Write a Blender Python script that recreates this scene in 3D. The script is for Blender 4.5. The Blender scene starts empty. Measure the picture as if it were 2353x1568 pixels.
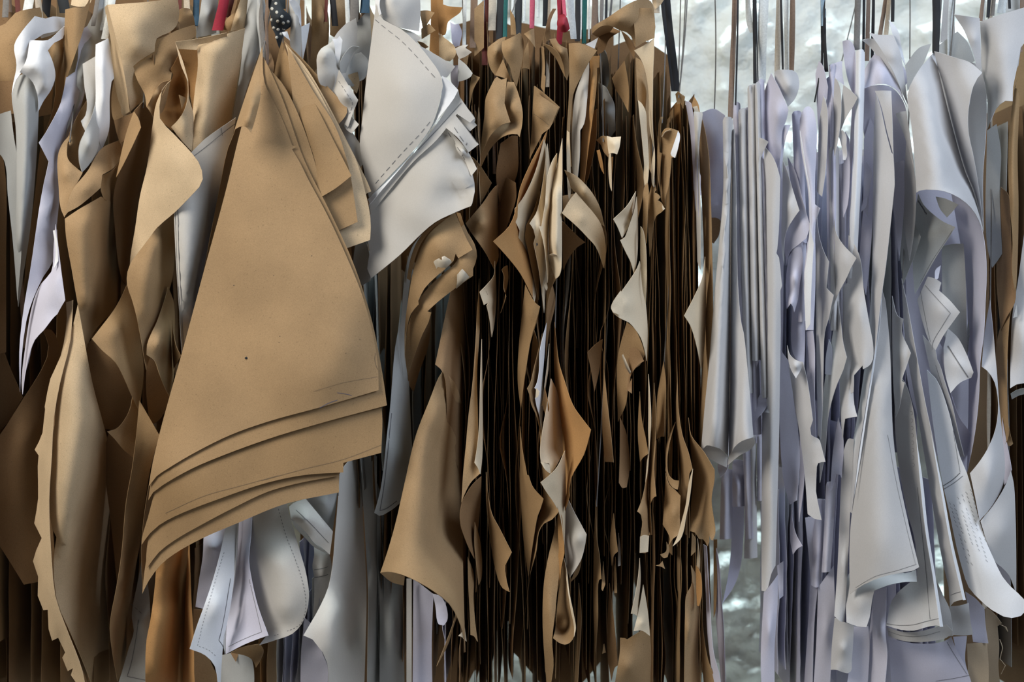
import bpy, bmesh, math, random
import numpy as np
from mathutils import Vector, noise
from mathutils.geometry import delaunay_2d_cdt

SC = bpy.context.scene
COL = SC.collection
# ---------------------------------------------------------------- camera, world, lights, exposure
D = 2.6                      # metres from the lens to the front plane of the hanging paper
LENS, SENSOR = 50.0, 36.0
ZC = 1.22
MPP = D * SENSOR / LENS / 2353.0     # metres per photo pixel on the front plane
RAIL_Z, RAIL_Y = 2.02, 0.20
WALL_Y = 0.86

cam_data = bpy.data.cameras.new('camera')
cam = bpy.data.objects.new('camera', cam_data)
COL.objects.link(cam)
cam.location = (0, -D, ZC)
cam.rotation_euler = (math.pi / 2, 0, 0)
cam_data.lens = LENS
cam_data.sensor_width = SENSOR
cam_data.clip_start = 0.05
cam_data.dof.use_dof = True
cam_data.dof.focus_distance = D - 0.03
cam_data.dof.aperture_fstop = 2.8
SC.camera = cam

world = bpy.data.worlds.new('world')
world.use_nodes = True
world.node_tree.nodes['Background'].inputs[0].default_value = (0.80, 0.88, 1.0, 1)
world.node_tree.nodes['Background'].inputs[1].default_value = 0.085
SC.world = world

def area_light(name, loc, target, sx, sy, power, color):
    l = bpy.data.lights.new(name, 'AREA')
    l.shape = 'RECTANGLE'
    l.size, l.size_y, l.energy, l.color = sx, sy, power, color
    o = bpy.data.objects.new(name, l)
    COL.objects.link(o)
    o.location = loc
    o.rotation_euler = (Vector(target) - Vector(loc)).to_track_quat('-Z', 'Y').to_euler()
    return o

area_light('window_daylight_left', (-2.0, -1.6, 2.8), (-0.3, 0.0, 1.1), 1.4, 1.6, 128, (1.0, 0.95, 0.87))
area_light('window_daylight_right', (1.9, -1.7, 2.9), (0.3, 0.0, 1.1), 1.5, 1.7, 96, (0.75, 0.85, 1.0))
wall_fill = area_light('added_wall_fill', (0.5, 0.72, 3.7), (0.5, 0.80, 0.0), 3.2, 0.18, 72, (0.76, 0.93, 1.0))  # added lamp, no opening there; brightens the lower wall
wall_fill.data.spread = math.radians(50)

SC.view_settings.view_transform = 'Standard'
SC.view_settings.look = 'None'
SC.view_settings.gamma = 1.0
SC.view_settings.use_curve_mapping = False
SC.view_settings.exposure = -0.58
SC.cycles.max_bounces = 8
SC.cycles.diffuse_bounces = 6
SC.cycles.transmission_bounces = 4
SC.cycles.glossy_bounces = 2

# ---------------------------------------------------------------- materials
def nodes_of(m):
    m.use_nodes = True
    nt = m.node_tree
    nt.nodes.clear()
    return nt, nt.nodes, nt.links

def paper(name, ca, cb, trans, tcol, specks=0.0, rough=0.75, mottle=0.10, fleck=0.13, spec=0.2):
    """fibrous paper: two tones picked per sheet, soft mottling, fine flecks, some light through the sheet"""
    m = bpy.data.materials.new(name)
    nt, N, L = nodes_of(m)
    out = N.new('ShaderNodeOutputMaterial')
    mix = N.new('ShaderNodeMixShader'); mix.inputs[0].default_value = trans
    bs = N.new('ShaderNodeBsdfPrincipled'); bs.inputs['Roughness'].default_value = rough
    bs.inputs['Specular IOR Level'].default_value = spec
    tr = N.new('ShaderNodeBsdfTranslucent')
    tc = N.new('ShaderNodeTexCoord')
    oi = N.new('ShaderNodeObjectInfo')
    add = N.new('ShaderNodeVectorMath'); add.operation = 'ADD'
    sc = N.new('ShaderNodeVectorMath'); sc.operation = 'SCALE'; sc.inputs[3].default_value = 37.0
    cmb = N.new('ShaderNodeCombineXYZ')
    for k in range(3):
        L.new(oi.outputs['Random'], cmb.inputs[k])
    L.new(cmb.outputs[0], sc.inputs[0])
    L.new(tc.outputs['Object'], add.inputs[0]); L.new(sc.outputs[0], add.inputs[1])
    base = N.new('ShaderNodeMix'); base.data_type = 'RGBA'
    base.inputs[6].default_value = (*ca, 1); base.inputs[7].default_value = (*cb, 1)
    L.new(oi.outputs['Random'], base.inputs[0])
    n1 = N.new('ShaderNodeTexNoise'); n1.inputs['Scale'].default_value = 9; n1.inputs['Detail'].default_value = 4
    n2 = N.new('ShaderNodeTexNoise'); n2.inputs['Scale'].default_value = 620; n2.inputs['Detail'].default_value = 2
    L.new(add.outputs[0], n1.inputs['Vector']); L.new(add.outputs[0], n2.inputs['Vector'])
    r1 = N.new('ShaderNodeMapRange'); r1.inputs[1].default_value = 0.3; r1.inputs[2].default_value = 0.7
    r1.inputs[3].default_value = 1 - mottle; r1.inputs[4].default_value = 1 + mottle
    r2 = N.new('ShaderNodeMapRange'); r2.inputs[1].default_value = 0.25; r2.inputs[2].default_value = 0.75
    r2.inputs[3].default_value = 1 - fleck; r2.inputs[4].default_value = 1 + fleck
    L.new(n1.outputs[0], r1.inputs[0]); L.new(n2.outputs[0], r2.inputs[0])
    mu = N.new('ShaderNodeMath'); mu.operation = 'MULTIPLY'
    L.new(r1.outputs[0], mu.inputs[0]); L.new(r2.outputs[0], mu.inputs[1])
    if specks:
        n4 = N.new('ShaderNodeTexNoise'); n4.inputs['Scale'].default_value = 330; n4.inputs['Detail'].default_value = 1
        L.new(add.outputs[0], n4.inputs['Vector'])
        r4 = N.new('ShaderNodeMapRange'); r4.inputs[1].default_value = 0.70; r4.inputs[2].default_value = 0.76
        r4.inputs[3].default_value = 1; r4.inputs[4].default_value = 1 - specks
        L.new(n4.outputs[0], r4.inputs[0])
        m4 = N.new('ShaderNodeMath'); m4.operation = 'MULTIPLY'
        L.new(mu.outputs[0], m4.inputs[0]); L.new(r4.outputs[0], m4.inputs[1])
        mu = m4
    col = N.new('ShaderNodeVectorMath'); col.operation = 'SCALE'
    L.new(base.outputs[2], col.inputs[0]); L.new(mu.outputs[0], col.inputs[3])
    L.new(col.outputs[0], bs.inputs['Base Color'])
    tr.inputs[0].default_value = (*tcol, 1)
    bp = N.new('ShaderNodeBump'); bp.inputs['Strength'].default_value = 0.10; bp.inputs['Distance'].default_value = 0.003
    n3 = N.new('ShaderNodeTexNoise'); n3.inputs['Scale'].default_value = 22; n3.inputs['Detail'].default_value = 5
    L.new(add.outputs[0], n3.inputs['Vector']); L.new(n3.outputs[0], bp.inputs['Height'])
    L.new(bp.outputs[0], bs.inputs['Normal'])
    L.new(bs.outputs[0], mix.inputs[1]); L.new(tr.outputs[0], mix.inputs[2])
    L.new(mix.outputs[0], out.inputs[0])
    return m

def plain(name, col, rough=0.8, var=0.25, scale=300):
    m = bpy.data.materials.new(name)
    nt, N, L = nodes_of(m)
    out = N.new('ShaderNodeOutputMaterial')
    bs = N.new('ShaderNodeBsdfPrincipled'); bs.inputs['Roughness'].default_value = rough
    tc = N.new('ShaderNodeTexCoord')
    n1 = N.new('ShaderNodeTexNoise'); n1.inputs['Scale'].default_value = scale
    L.new(tc.outputs['Object'], n1.inputs['Vector'])
    r = N.new('ShaderNodeMapRange'); r.inputs[3].default_value = 1 - var; r.inputs[4].default_value = 1 + var
    L.new(n1.outputs[0], r.inputs[0])
    s = N.new('ShaderNodeVectorMath'); s.operation = 'SCALE'; s.inputs[0].default_value = col
    L.new(r.outputs[0], s.inputs[3]); L.new(s.outputs[0], bs.inputs['Base Color'])
    L.new(bs.outputs[0], out.inputs[0])
    return m

M = {
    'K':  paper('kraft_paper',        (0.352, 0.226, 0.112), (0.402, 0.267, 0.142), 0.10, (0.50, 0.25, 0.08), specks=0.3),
    'KL': paper('pale_lit_kraft_paper',   (0.55, 0.405, 0.245), (0.62, 0.475, 0.305), 0.10, (0.60, 0.34, 0.13), specks=0.3),  # paler kraft stock; also puts the brightness of lit sheets into the colour
    'KC': paper('cream_lit_kraft_paper',  (0.70, 0.58, 0.41), (0.76, 0.65, 0.48), 0.10, (0.66, 0.42, 0.18), mottle=0.05, fleck=0.08),  # cream stock, lightened further to carry the strong light on centre folds
    'KO': paper('orange_kraft_paper', (0.46, 0.25, 0.095), (0.52, 0.30, 0.125), 0.20, (0.65, 0.30, 0.08), specks=0.3),
    'KD': paper('dark_shaded_kraft_paper',   (0.235, 0.138, 0.066), (0.295, 0.182, 0.094), 0.06, (0.35, 0.17, 0.06), specks=0.3),  # aged kraft; also puts shade into the colour of sheets turned away
    'W':  paper('white_paper',        (0.575, 0.55, 0.505), (0.635, 0.61, 0.565), 0.16, (0.70, 0.69, 0.76), mottle=0.03, fleck=0.05),
    'WC': paper('cool_white_paper',        (0.60, 0.59, 0.58), (0.66, 0.655, 0.66), 0.16, (0.70, 0.69, 0.76), mottle=0.03, fleck=0.05),
    'WL': paper('lavender_white_paper', (0.615, 0.605, 0.71), (0.67, 0.665, 0.755), 0.16, (0.66, 0.64, 0.80), mottle=0.03, fleck=0.05),
    'WB': paper('bright_lit_white_paper', (0.85, 0.87, 0.90), (0.90, 0.91, 0.92), 0.16, (0.70, 0.72, 0.80), mottle=0.02, fleck=0.04),  # whitest stock; also stands in for light on edges and corners
    'WG': paper('grey_tissue_shaded_white',  (0.48, 0.49, 0.48), (0.58, 0.59, 0.58), 0.20, (0.45, 0.46, 0.47), mottle=0.06, fleck=0.06),  # grey tissue; also white cards with their shade put into the colour
    'black': plain('black_tape', (0.012, 0.013, 0.016)),
    'brown': plain('brown_tape', (0.20, 0.135, 0.095)),
    'beige': plain('beige_tape', (0.42, 0.36, 0.28)),
    'white': plain('white_tape', (0.62, 0.65, 0.64)),
    'grey': plain('grey_tape', (0.16, 0.15, 0.14)),
    'red': plain('red_ribbon', (0.30, 0.012, 0.03)),
    'pink': plain('pink_ribbon', (0.55, 0.10, 0.16)),
    'teal': plain('teal_ribbon', (0.008, 0.10, 0.09)),
    'blue': plain('blue_ribbon', (0.02, 0.065, 0.12)),
    'paleblue': plain('pale_blue_ribbon', (0.30, 0.40, 0.46)),
    'maroon': plain('maroon_ribbon', (0.10, 0.02, 0.015)),
    'dots': plain('polka_dot_cloth', (0.014, 0.018, 0.022)),
    'cream': plain('cream_dots', (0.50, 0.48, 0.42)),
    'ink': plain('printed_line_ink', (0.14, 0.14, 0.15), var=0.1),
    'pencil': plain('pencil_line', (0.16, 0.115, 0.075), var=0.1),
    'bluepen': plain('blue_pen_line', (0.06, 0.09, 0.20), var=0.1),
    'tape': plain('sticky_tape', (0.50, 0.44, 0.35), rough=0.35, var=0.1),
    'linen': plain('beige_linen', (0.40, 0.31, 0.21), var=0.15, scale=900),
    'steel': plain('steel', (0.35, 0.35, 0.36), rough=0.3, var=0.05),
}

def wall_material():
    m = bpy.data.materials.new('whitewashed_rough_plaster')
    nt, N, L = nodes_of(m)
    out = N.new('ShaderNodeOutputMaterial')
    bs = N.new('ShaderNodeBsdfPrincipled'); bs.inputs['Roughness'].default_value = 0.9
    bs.inputs['Specular IOR Level'].default_value = 0.1
    tc = N.new('ShaderNodeTexCoord')
    n1 = N.new('ShaderNodeTexNoise'); n1.inputs['Scale'].default_value = 7; n1.inputs['Detail'].default_value = 8; n1.inputs['Roughness'].default_value = 0.65
    n2 = N.new('ShaderNodeTexNoise'); n2.inputs['Scale'].default_value = 26; n2.inputs['Detail'].default_value = 6
    L.new(tc.outputs['Object'], n1.inputs['Vector']); L.new(tc.outputs['Object'], n2.inputs['Vector'])
    cr = N.new('ShaderNodeValToRGB')
    e = cr.color_ramp.elements
    e[0].position = 0.27; e[0].color = (0.34, 0.31, 0.26, 1)
    e[1].position = 0.44; e[1].color = (0.80, 0.84, 0.79, 1)
    x = e.new(0.36); x.color = (0.76, 0.77, 0.72, 1)
    L.new(n1.outputs[0], cr.inputs[0]); L.new(cr.outputs[0], bs.inputs['Base Color'])
    bp = N.new('ShaderNodeBump'); bp.inputs['Strength'].default_value = 0.7; bp.inputs['Distance'].default_value = 0.02
    L.new(n2.outputs[0], bp.inputs['Height']); L.new(bp.outputs[0], bs.inputs['Normal'])
    L.new(bs.outputs[0], out.inputs[0])
    return m

# ---------------------------------------------------------------- geometry helpers
def P(px, py, d):
    """photo pixel + distance behind the front plane (cm) -> a point in the room"""
    k = (D + d / 100.0) / D
    return ((px - 1176.5) * MPP * k, d / 100.0, ZC - (py - 784.0) * MPP * k)

def link(name, verts, faces, mat, parent=None, flat_from=None):
    me = bpy.data.meshes.new(name)
    me.from_pydata(verts, [], faces)
    sm = np.ones(len(me.polygons), dtype=bool)
    if flat_from is not None:
        sm[flat_from:] = False
    me.polygons.foreach_set('use_smooth', sm)
    me.materials.append(M[mat] if isinstance(mat, str) else mat)
    me.update()
    if flat_from is not None:
        # crisp cut edges: the rim does not share shading with the two faces of the sheet
        keys = set()
        for f in faces[flat_from:]:
            for i in range(len(f)):
                p, q = f[i], f[(i + 1) % len(f)]
                keys.add((min(p, q), max(p, q)))
        ev = np.empty(len(me.edges) * 2, dtype=np.int32)
        me.edges.foreach_get('vertices', ev)
        ev = np.sort(ev.reshape(-1, 2), axis=1)
        sharp = np.fromiter(((int(p), int(q)) in keys for p, q in ev), dtype=bool, count=len(ev))
        at = me.attributes.get('sharp_edge') or me.attributes.new('sharp_edge', 'BOOLEAN', 'EDGE')
        at.data.foreach_set('value', sharp)
        me.update()
    o = bpy.data.objects.new(name, me)
    COL.objects.link(o)
    if parent is not None:
        o.parent = parent
    return o

def solid(V, F, thick):
    """give an open surface (world verts, tris/quads) real paper thickness; returns verts, faces, index of first rim face"""
    V = np.asarray(V, dtype=float)
    nrm = np.zeros_like(V)
    for f in F:
        a, b, c = V[f[0]], V[f[1]], V[f[2]]
        n = np.cross(b - a, c - a)
        for i in f:
            nrm[i] += n
    ln = np.linalg.norm(nrm, axis=1, keepdims=True); ln[ln == 0] = 1
    nrm /= ln
    n = len(V)
    VV = np.vstack([V + nrm * thick / 2, V - nrm * thick / 2])
    FF = [tuple(f) for f in F] + [tuple(i + n for i in reversed(f)) for f in F]
    seen = {}
    for f in F:
        for i in range(len(f)):
            a, b = f[i], f[(i + 1) % len(f)]
            seen[(a, b)] = True
    rim0 = len(FF)
    for (a, b) in seen:
        if (b, a) not in seen:
            FF.append((b, a, a + n, b + n))
    return VV.tolist(), FF, rim0

def parse(s):
    pts = []
    for t in s.split():
        c = t.endswith('c')
        pts.append([float(v) for v in t.rstrip('c').split(',')] + [c])
    return pts

def spline(pts, step, closed):
    """curve through the points, smooth except at corners"""
    n = len(pts); out = []
    pts = [list(p) for p in pts]
    for i in range(n):                                   # a strong turn is a cut corner of the paper
        if not closed and i in (0, n - 1):
            continue
        a, b, c = np.array(pts[i - 1][:2]), np.array(pts[i][:2]), np.array(pts[(i + 1) % n][:2])
        u, v = b - a, c - b
        cs = u.dot(v) / (np.linalg.norm(u) * np.linalg.norm(v) + 1e-9)
        if cs < 0.5:
            pts[i][3] = True
    segs = n if closed else n - 1
    for i in range(segs):
        p1, p2 = pts[i], pts[(i + 1) % n]
        a = np.array(p1[:3]); b = np.array(p2[:3])
        ln = np.linalg.norm((b - a)[:2])
        e1 = p1[3] or (not closed and i == 0)
        e2 = p2[3] or (not closed and i == segs - 1)
        t1 = (b - a)
        t2 = (b - a)
        if not e1:
            z = np.array(pts[i - 1][:3]); l0 = np.linalg.norm((a - z)[:2]) + 1e-6
            tv = (a - z) / l0 + (b - a) / (ln + 1e-6)
            t1 = tv * 0.5 * ln
        if not e2:
            z = np.array(pts[(i + 2) % n][:3]); l3 = np.linalg.norm((z - b)[:2]) + 1e-6
            tv = (b - a) / (ln + 1e-6) + (z - b) / l3
            t2 = tv * 0.5 * ln
        k = max(1, int(round(ln / step)))
        for j in range(k):
            t = j / k
            out.append(a * (2*t**3 - 3*t*t + 1) + t1 * (t**3 - 2*t*t + t) + b * (-2*t**3 + 3*t*t) + t2 * (t**3 - t*t))
    if not closed:
        out.append(np.array(pts[-1][:3]))
    return np.array(out)

class Surf:
    """thin-plate depth surface through control points (photo px -> depth in cm)"""
    def __init__(self, C):
        C = np.asarray(C, dtype=float)
        if len(C) > 240:
            C = C[np.linspace(0, len(C) - 1, 240).astype(int)]
        self.m = C[:, :2].mean(0); self.s = max(np.ptp(C[:, 0]), np.ptp(C[:, 1]), 1.0)
        X = (C[:, :2] - self.m) / self.s
        n = len(X)
        A = np.zeros((n + 3, n + 3))
        A[:n, :n] = self.U(X, X) + np.eye(n) * 2e-4
        A[:n, n] = 1; A[:n, n+1:] = X; A[n, :n] = 1; A[n+1:, :n] = X.T
        y = np.zeros(n + 3); y[:n] = C[:, 2]
        self.X = X; self.w = np.linalg.lstsq(A, y, rcond=None)[0]
        self.lo, self.hi = C[:, 2].min() - 3, C[:, 2].max() + 3
        self.noise = (0, 1, 0)
        self.c = 1.0
    def U(self, a, b):
        r2 = ((a[:, None, :] - b[None, :, :]) ** 2).sum(2)
        return 0.5 * r2 * np.log(r2 + 1e-12)
    def __call__(self, Q):
        Q = np.asarray(Q, dtype=float)
        X = (Q / np.array([1.0, self.c]) - self.m) / self.s
        n = len(self.X)
        z = self.U(X, self.X) @ self.w[:n] + self.w[n] + X @ self.w[n+1:]
        z = np.clip(z, self.lo, self.hi)
        amp, sc, sd = self.noise
        if amp:
            z += [amp * noise.noise((q[0] / sc, q[1] / sc * 0.6, sd)) +
                  amp * 0.4 * noise.noise((q[0] / sc * 2.7, q[1] / sc * 2, sd + 9)) for q in Q]
        return z

RNG = random.Random(11)
COUNT = [0]
RELIEF = [1.0]
class Like:
    """a sheet lying behind another one at a set distance"""
    def __init__(self, sf, dz):
        self.sf, self.dz, self.noise, self.c = sf, dz, (0, 1, 0), 1.0
    def __call__(self, Q):
        return self.sf(Q) + self.dz
def patch(spec, amp, dz=0.0, like=None):
    parts = spec.split('/')
    pts = parse(parts[0])
    xs = [p[0] for p in pts]; ys = [p[1] for p in pts]
    w, h = max(xs) - min(xs), max(ys) - min(ys)
    c = min(8.0, max(1.0, h / (w + 1e-6) / 3.0))      # long thin sheets are solved in a squeezed space
    ridges = [parse(r) for r in parts[1:]]
    for q in [pts] + ridges:
        for p in q:
            p[1] /= c
            p[2] = p[2] * RELIEF[0] + dz
    ys = [p[1] for p in pts]
    h0, h = h, h / c
    g = min(20.0, max(3.0, math.sqrt(w * h) / 14))
    ol = spline(pts, g, True)
    ctrl = [ol]
    for r in ridges:
        ctrl.append(spline(r, g * 1.2, False))
    if like is not None:
        sf = Like(like, dz)
    else:
        sf = Surf(np.vstack(ctrl))
        sf.c = c
    COUNT[0] += 1
    sf.noise = (amp if amp > 0.45 else amp * 0.35, min(90.0, max(25, math.sqrt(w*h0) / 2.5)), COUNT[0] * 3.7)
    gx, gy = np.meshgrid(np.arange(min(xs) - g, max(xs) + g, g), np.arange(min(ys) - g, max(ys) + g, g * 0.9))
    gx[1::2] += g / 2
    grid = np.stack([gx.ravel(), gy.ravel()], 1)
    d2 = ((grid[:, None, :] - ol[None, :, :2]) ** 2).sum(2).min(1)
    grid = grid[d2 > (0.55 * g) ** 2]
    # keep the grid points inside the outline
    x, y = grid[:, 0], grid[:, 1]; ins = np.zeros(len(grid), bool)
    for i in range(len(ol)):
        x1, y1 = ol[i - 1][:2]; x2, y2 = ol[i][:2]
        cr = (y1 > y) != (y2 > y)
        if y1 != y2:
            ins ^= cr & (x < (x2 - x1) * (y - y1) / (y2 - y1) + x1)
    grid = grid[ins]
    v2 = [Vector((float(a), float(b))) for a, b in ol[:, :2]] + [Vector((float(a), float(b))) for a, b in grid]
    r = delaunay_2d_cdt(v2, [], [list(range(len(ol)))], 1, 1e-4)
    Q = np.array([(v[0], v[1] * c) for v in r[0]])
    z = sf(Q)
    V = [P(q[0], q[1], d) for q, d in zip(Q, z)]
    F = [tuple(f) for f in r[2]]
    return V, F, sf

CUR = [None]
def B(label, hx=None, name='pattern_bundle', cat='sewing pattern', group=None):
    """a bundle of paper pattern pieces hanging from the rail at photo column hx"""
    o = bpy.data.objects.new(name, None)
    o.empty_display_size = 0.05
    COL.objects.link(o)
    o.location = (0, 0, 0) if hx is None else ((hx - 1176.5) * MPP * 1.07, RAIL_Y, RAIL_Z)
    o['label'] = label; o['category'] = cat
    if group: o['group'] = group
    CUR[0] = o
    return o

def child(name, V, F, mat, rim=None, parent=None):
    root = CUR[0]
    off = root.location
    V = [(v[0] - off[0], v[1] - off[1], v[2] - off[2]) for v in V]
    o = link(name, V, F, mat, parent or root, rim)
    return o

def S(mat, spec, amp=0.18, thick=0.0006, name='paper_sheet', label=None, dz=0.0, like=None):
    """one sheet: outline x,y,depth (c = corner) / ridge / ridge  | further patch of the same sheet"""
    V, F, sfs = [], [], []
    for sp in spec.split('|'):
        v, f, sf = patch(sp, amp, dz, o_sf[like.name][0] if like else None)
        F += [tuple(i + len(V) for i in q) for q in f]; V += v
        sfs.append(sf)
    V, F, rim = solid(V, F, thick)
    o = child(name, V, F, mat, rim)
    if label: o['label'] = label
    o_sf[o.name] = sfs
    return o
o_sf = {}

def LINE(sheet, pts, mat='ink', w=1.1, dash=None, k=0, name='pattern_line'):
    """a line printed or drawn on a sheet: thin strip following its surface"""
    sf = o_sf[sheet.name][k]
    c = spline(parse(' '.join(t.rstrip('c') + ',0' + ('c' if t.endswith('c') else '') for t in pts.split())), 4.0, False)[:, :2]
    tg = np.gradient(c, axis=0); tg /= np.linalg.norm(tg, axis=1, keepdims=True) + 1e-9
    nn = np.stack([-tg[:, 1], tg[:, 0]], 1) * w / 2
    A, Bq = c + nn, c - nn
    za, zb = sf(A) - 0.09, sf(Bq) - 0.09
    V = [P(a[0], a[1], z) for a, z in zip(A, za)] + [P(b[0], b[1], z) for b, z in zip(Bq, zb)]
    n = len(c); F = []
    for i in range(n - 1):
        if dash and (i % (dash[0] + dash[1])) >= dash[0]:
            continue
        F.append((i, i + 1, n + i + 1, n + i))
    o = child(name, V, F, mat, None, sheet)
    return o

def PATCH(sheet, poly, mat, name, k=0, lift=0.06):
    """a flat bit stuck on a sheet (tape, dot)"""
    sf = o_sf[sheet.name][k]
    q = np.array([[float(a) for a in t.split(',')] for t in poly.split()])
    m = q.mean(0)
    e = sf(np.array([m, m + (5, 0), m - (5, 0), m + (0, 5), m - (0, 5)]))
    z = e[0] + (q - m) @ np.array([(e[1] - e[2]) / 10, (e[3] - e[4]) / 10]) - lift
    V = [P(a[0], a[1], d) for a, d in zip(q, z)]
    V, F, rim = solid(V, [tuple(range(len(V)))], 0.0003)
    return child(name, V, F, mat, rim, sheet)

def R(mat, pts, w, name='hanging_ribbon', rail=True, thick=0.0008, label=None, twist=0.0):
    """ribbon or tape from the rail down through photo points x,y,depth; w in photo px"""
    p = parse(pts)
    if rail:
        x0 = p[0][0] if p[0][1] > -20 else p[0][0]
        k = (D + RAIL_Y) / D
        yr = 784 - (RAIL_Z - ZC) / (MPP * k)
        p = [[x0 + (p[0][0] - p[-1][0]) * 0.15, yr, RAIL_Y * 100, False]] + p
    c = spline(p, 14.0, False)
    n = len(c); V = []; F = []
    ph = RNG.uniform(-0.9, 0.9)
    for i, (x, y, d) in enumerate(c):
        a = ph * 0.6 + twist * i / n + 0.25 * math.sin(i * 0.4 + ph * 7)
        dx, dd = math.cos(a) * w / 2, math.sin(a) * w / 2 * MPP * 100
        V += [P(x - dx, y, d - dd), P(x, y, d - 0.02 * w), P(x + dx, y, d + dd)]
    for i in range(n - 1):
        for j in range(2):
            q = i * 3 + j
            F.append((q, q + 1, q + 4, q + 3))
    V, F, rim = solid(V, F, thick)
    o = child(name, V, F, mat, rim)
    if label: o['label'] = label
    return o

def EDGE(mat, x, y0, y1, d0=4, d1=30, lean=0, flare=0, yaw=0, seed=None, amp=7, tilt=40, fy=0.5, fw=0.25, top=0, thick=0.0006, name='paper_sheet'):
    """a sheet hanging edge-on: its front edge runs down column x, the sheet goes back towards the wall"""
    sd = seed if seed is not None else RNG.uniform(0, 500)
    nu, nv = 7, max(8, int((y1 - y0) / 26))
    V, F = [], []
    for i in range(nv + 1):
        v = i / nv
        for j in range(nu + 1):
            u = (j / nu) ** 1.6
            y = y0 + (y1 - y0) * v + tilt * u * (v - 0.3) + top * (u) * (1 - v)
            fl = flare * math.exp(-((v - fy) / fw) ** 2) * (1 - u) ** 5
            jag = amp * (0.9 * noise.noise((v * 3.1, sd, u * 1.5)) + 0.35 * noise.noise((v * 9.0, sd + 7, u * 2)) * (1 - u))
            xx = x + lean * v + fl + jag + yaw * (d0 + (d1 - d0) * u)
            d = d0 + (d1 - d0) * u + 2.2 * noise.noise((v * 2.3, sd + 3, 0.5)) * (1 - u) + 0.5 * noise.noise((v * 14, sd + 5, 1)) * (1 - u) - abs(fl) * 0.06
            q = P(x, y, d0)
            V.append(((xx - 1176.5) * MPP * (1 + d0 / 100 / D), d / 100, ZC - (y - 784) * MPP * (1 + d0 / 100 / D)))
    for i in range(nv):
        for j in range(nu):
            q = i * (nu + 1) + j
            F.append((q, q + 1, q + nu + 2, q + nu + 1))
    V, F, rim = solid(V, F, thick)
    return child(name, V, F, mat, rim)

def RACK(mats, xs, y0, y1, d0, d1, flares=(-16, 16), yaw=0.15, amp=7, lean=0, seed=1, tilt=40):
    r = random.Random(seed)
    for i, x in enumerate(xs):
        m = mats[r.randrange(len(mats))]
        EDGE(m, x + r.uniform(-4, 4), r.uniform(*y0), r.uniform(*y1), r.uniform(*d0), r.uniform(*d1),
             lean=lean + r.uniform(-8, 8), flare=r.uniform(*flares), yaw=r.uniform(-yaw, yaw), seed=seed * 17 + i * 1.37,
             amp=amp * r.uniform(0.6, 1.3), tilt=r.uniform(-tilt, tilt), fy=r.uniform(0.05, 0.95), fw=r.uniform(0.05, 0.18))

# ---------------------------------------------------------------- setting
def build_setting():
    nx, nz = 330, 190
    V, F = [], []
    for j in range(nz + 1):
        for i in range(nx + 1):
            x = -2.7 + 5.4 * i / nx; z = 2.6 * j / nz
            h = 0.030 * noise.fractal((x * 2.6, z * 2.6, 1.0), 1.0, 2.0, 4) + 0.055 * abs(noise.fractal((x * 8, z * 8, 4.0), 1.0, 2.0, 4)) + 0.012 * noise.fractal((x * 22, z * 22, 7.0), 1.0, 2.0, 3)
            V.append((x, WALL_Y - h, z))
    for j in range(nz):
        for i in range(nx):
            q = j * (nx + 1) + i
            F.append((q, q + 1, q + nx + 2, q + nx + 1))
    n = len(V)
    V += [(-2.7, WALL_Y + 0.2, 0), (2.7, WALL_Y + 0.2, 0), (2.7, WALL_Y + 0.2, 2.6), (-2.7, WALL_Y + 0.2, 2.6)]
    F.append((n + 1, n, n + 3, n + 2))
    w = link('wall_back', V, F, wall_material())
    w['kind'] = 'structure'
    w['label'] = 'rough whitewashed plaster wall behind the hanging paper'
    fm = plain('worn_concrete_floor', (0.34, 0.33, 0.31), var=0.3, scale=12)
    V = [(x, y, z) for z in (-0.1, 0) for (x, y) in ((-2.7, -3.2), (2.7, -3.2), (2.7, WALL_Y), (-2.7, WALL_Y))]
    F = [(3, 2, 1, 0), (4, 5, 6, 7), (0, 1, 5, 4), (1, 2, 6, 5), (2, 3, 7, 6), (3, 0, 4, 7)]
    f = link('floor', V, F, fm, None, 0)
    f['kind'] = 'structure'
    # rail
    CUR[0] = None
    bpy_r = bpy.data.objects.new('clothes_rail', None); COL.objects.link(bpy_r)
    bpy_r.location = (0, RAIL_Y, RAIL_Z)
    bpy_r['label'] = 'steel rail above the picture that the paper patterns hang from'; bpy_r['category'] = 'rail'
    def tube(a, b, r, name):
        a, b = Vector(a), Vector(b); ax = (b - a).normalized()
        u = ax.orthogonal().normalized(); v = ax.cross(u)
        V = []; F = []
        for k in range(14):
            t = 2 * math.pi * k / 14
            o = (u * math.cos(t) + v * math.sin(t)) * r
            V += [tuple(a + o), tuple(b + o)]
        for k in range(14):
            q = (k + 1) % 14
            F.append((2*k, 2*q, 2*q+1, 2*k+1))
        F.append(tuple(2*k for k in reversed(range(14)))); F.append(tuple(2*k+1 for k in range(14)))
        link(name, V, F, 'steel', bpy_r)
    tube((-1.35, 0, 0), (1.35, 0, 0), 0.014, 'rail_tube')
    for x in (-1.3, 0, 1.3):
        tube((x, 0, 0), (x, WALL_Y - RAIL_Y + 0.02, 0), 0.009, 'wall_bracket')
build_setting()
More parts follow.
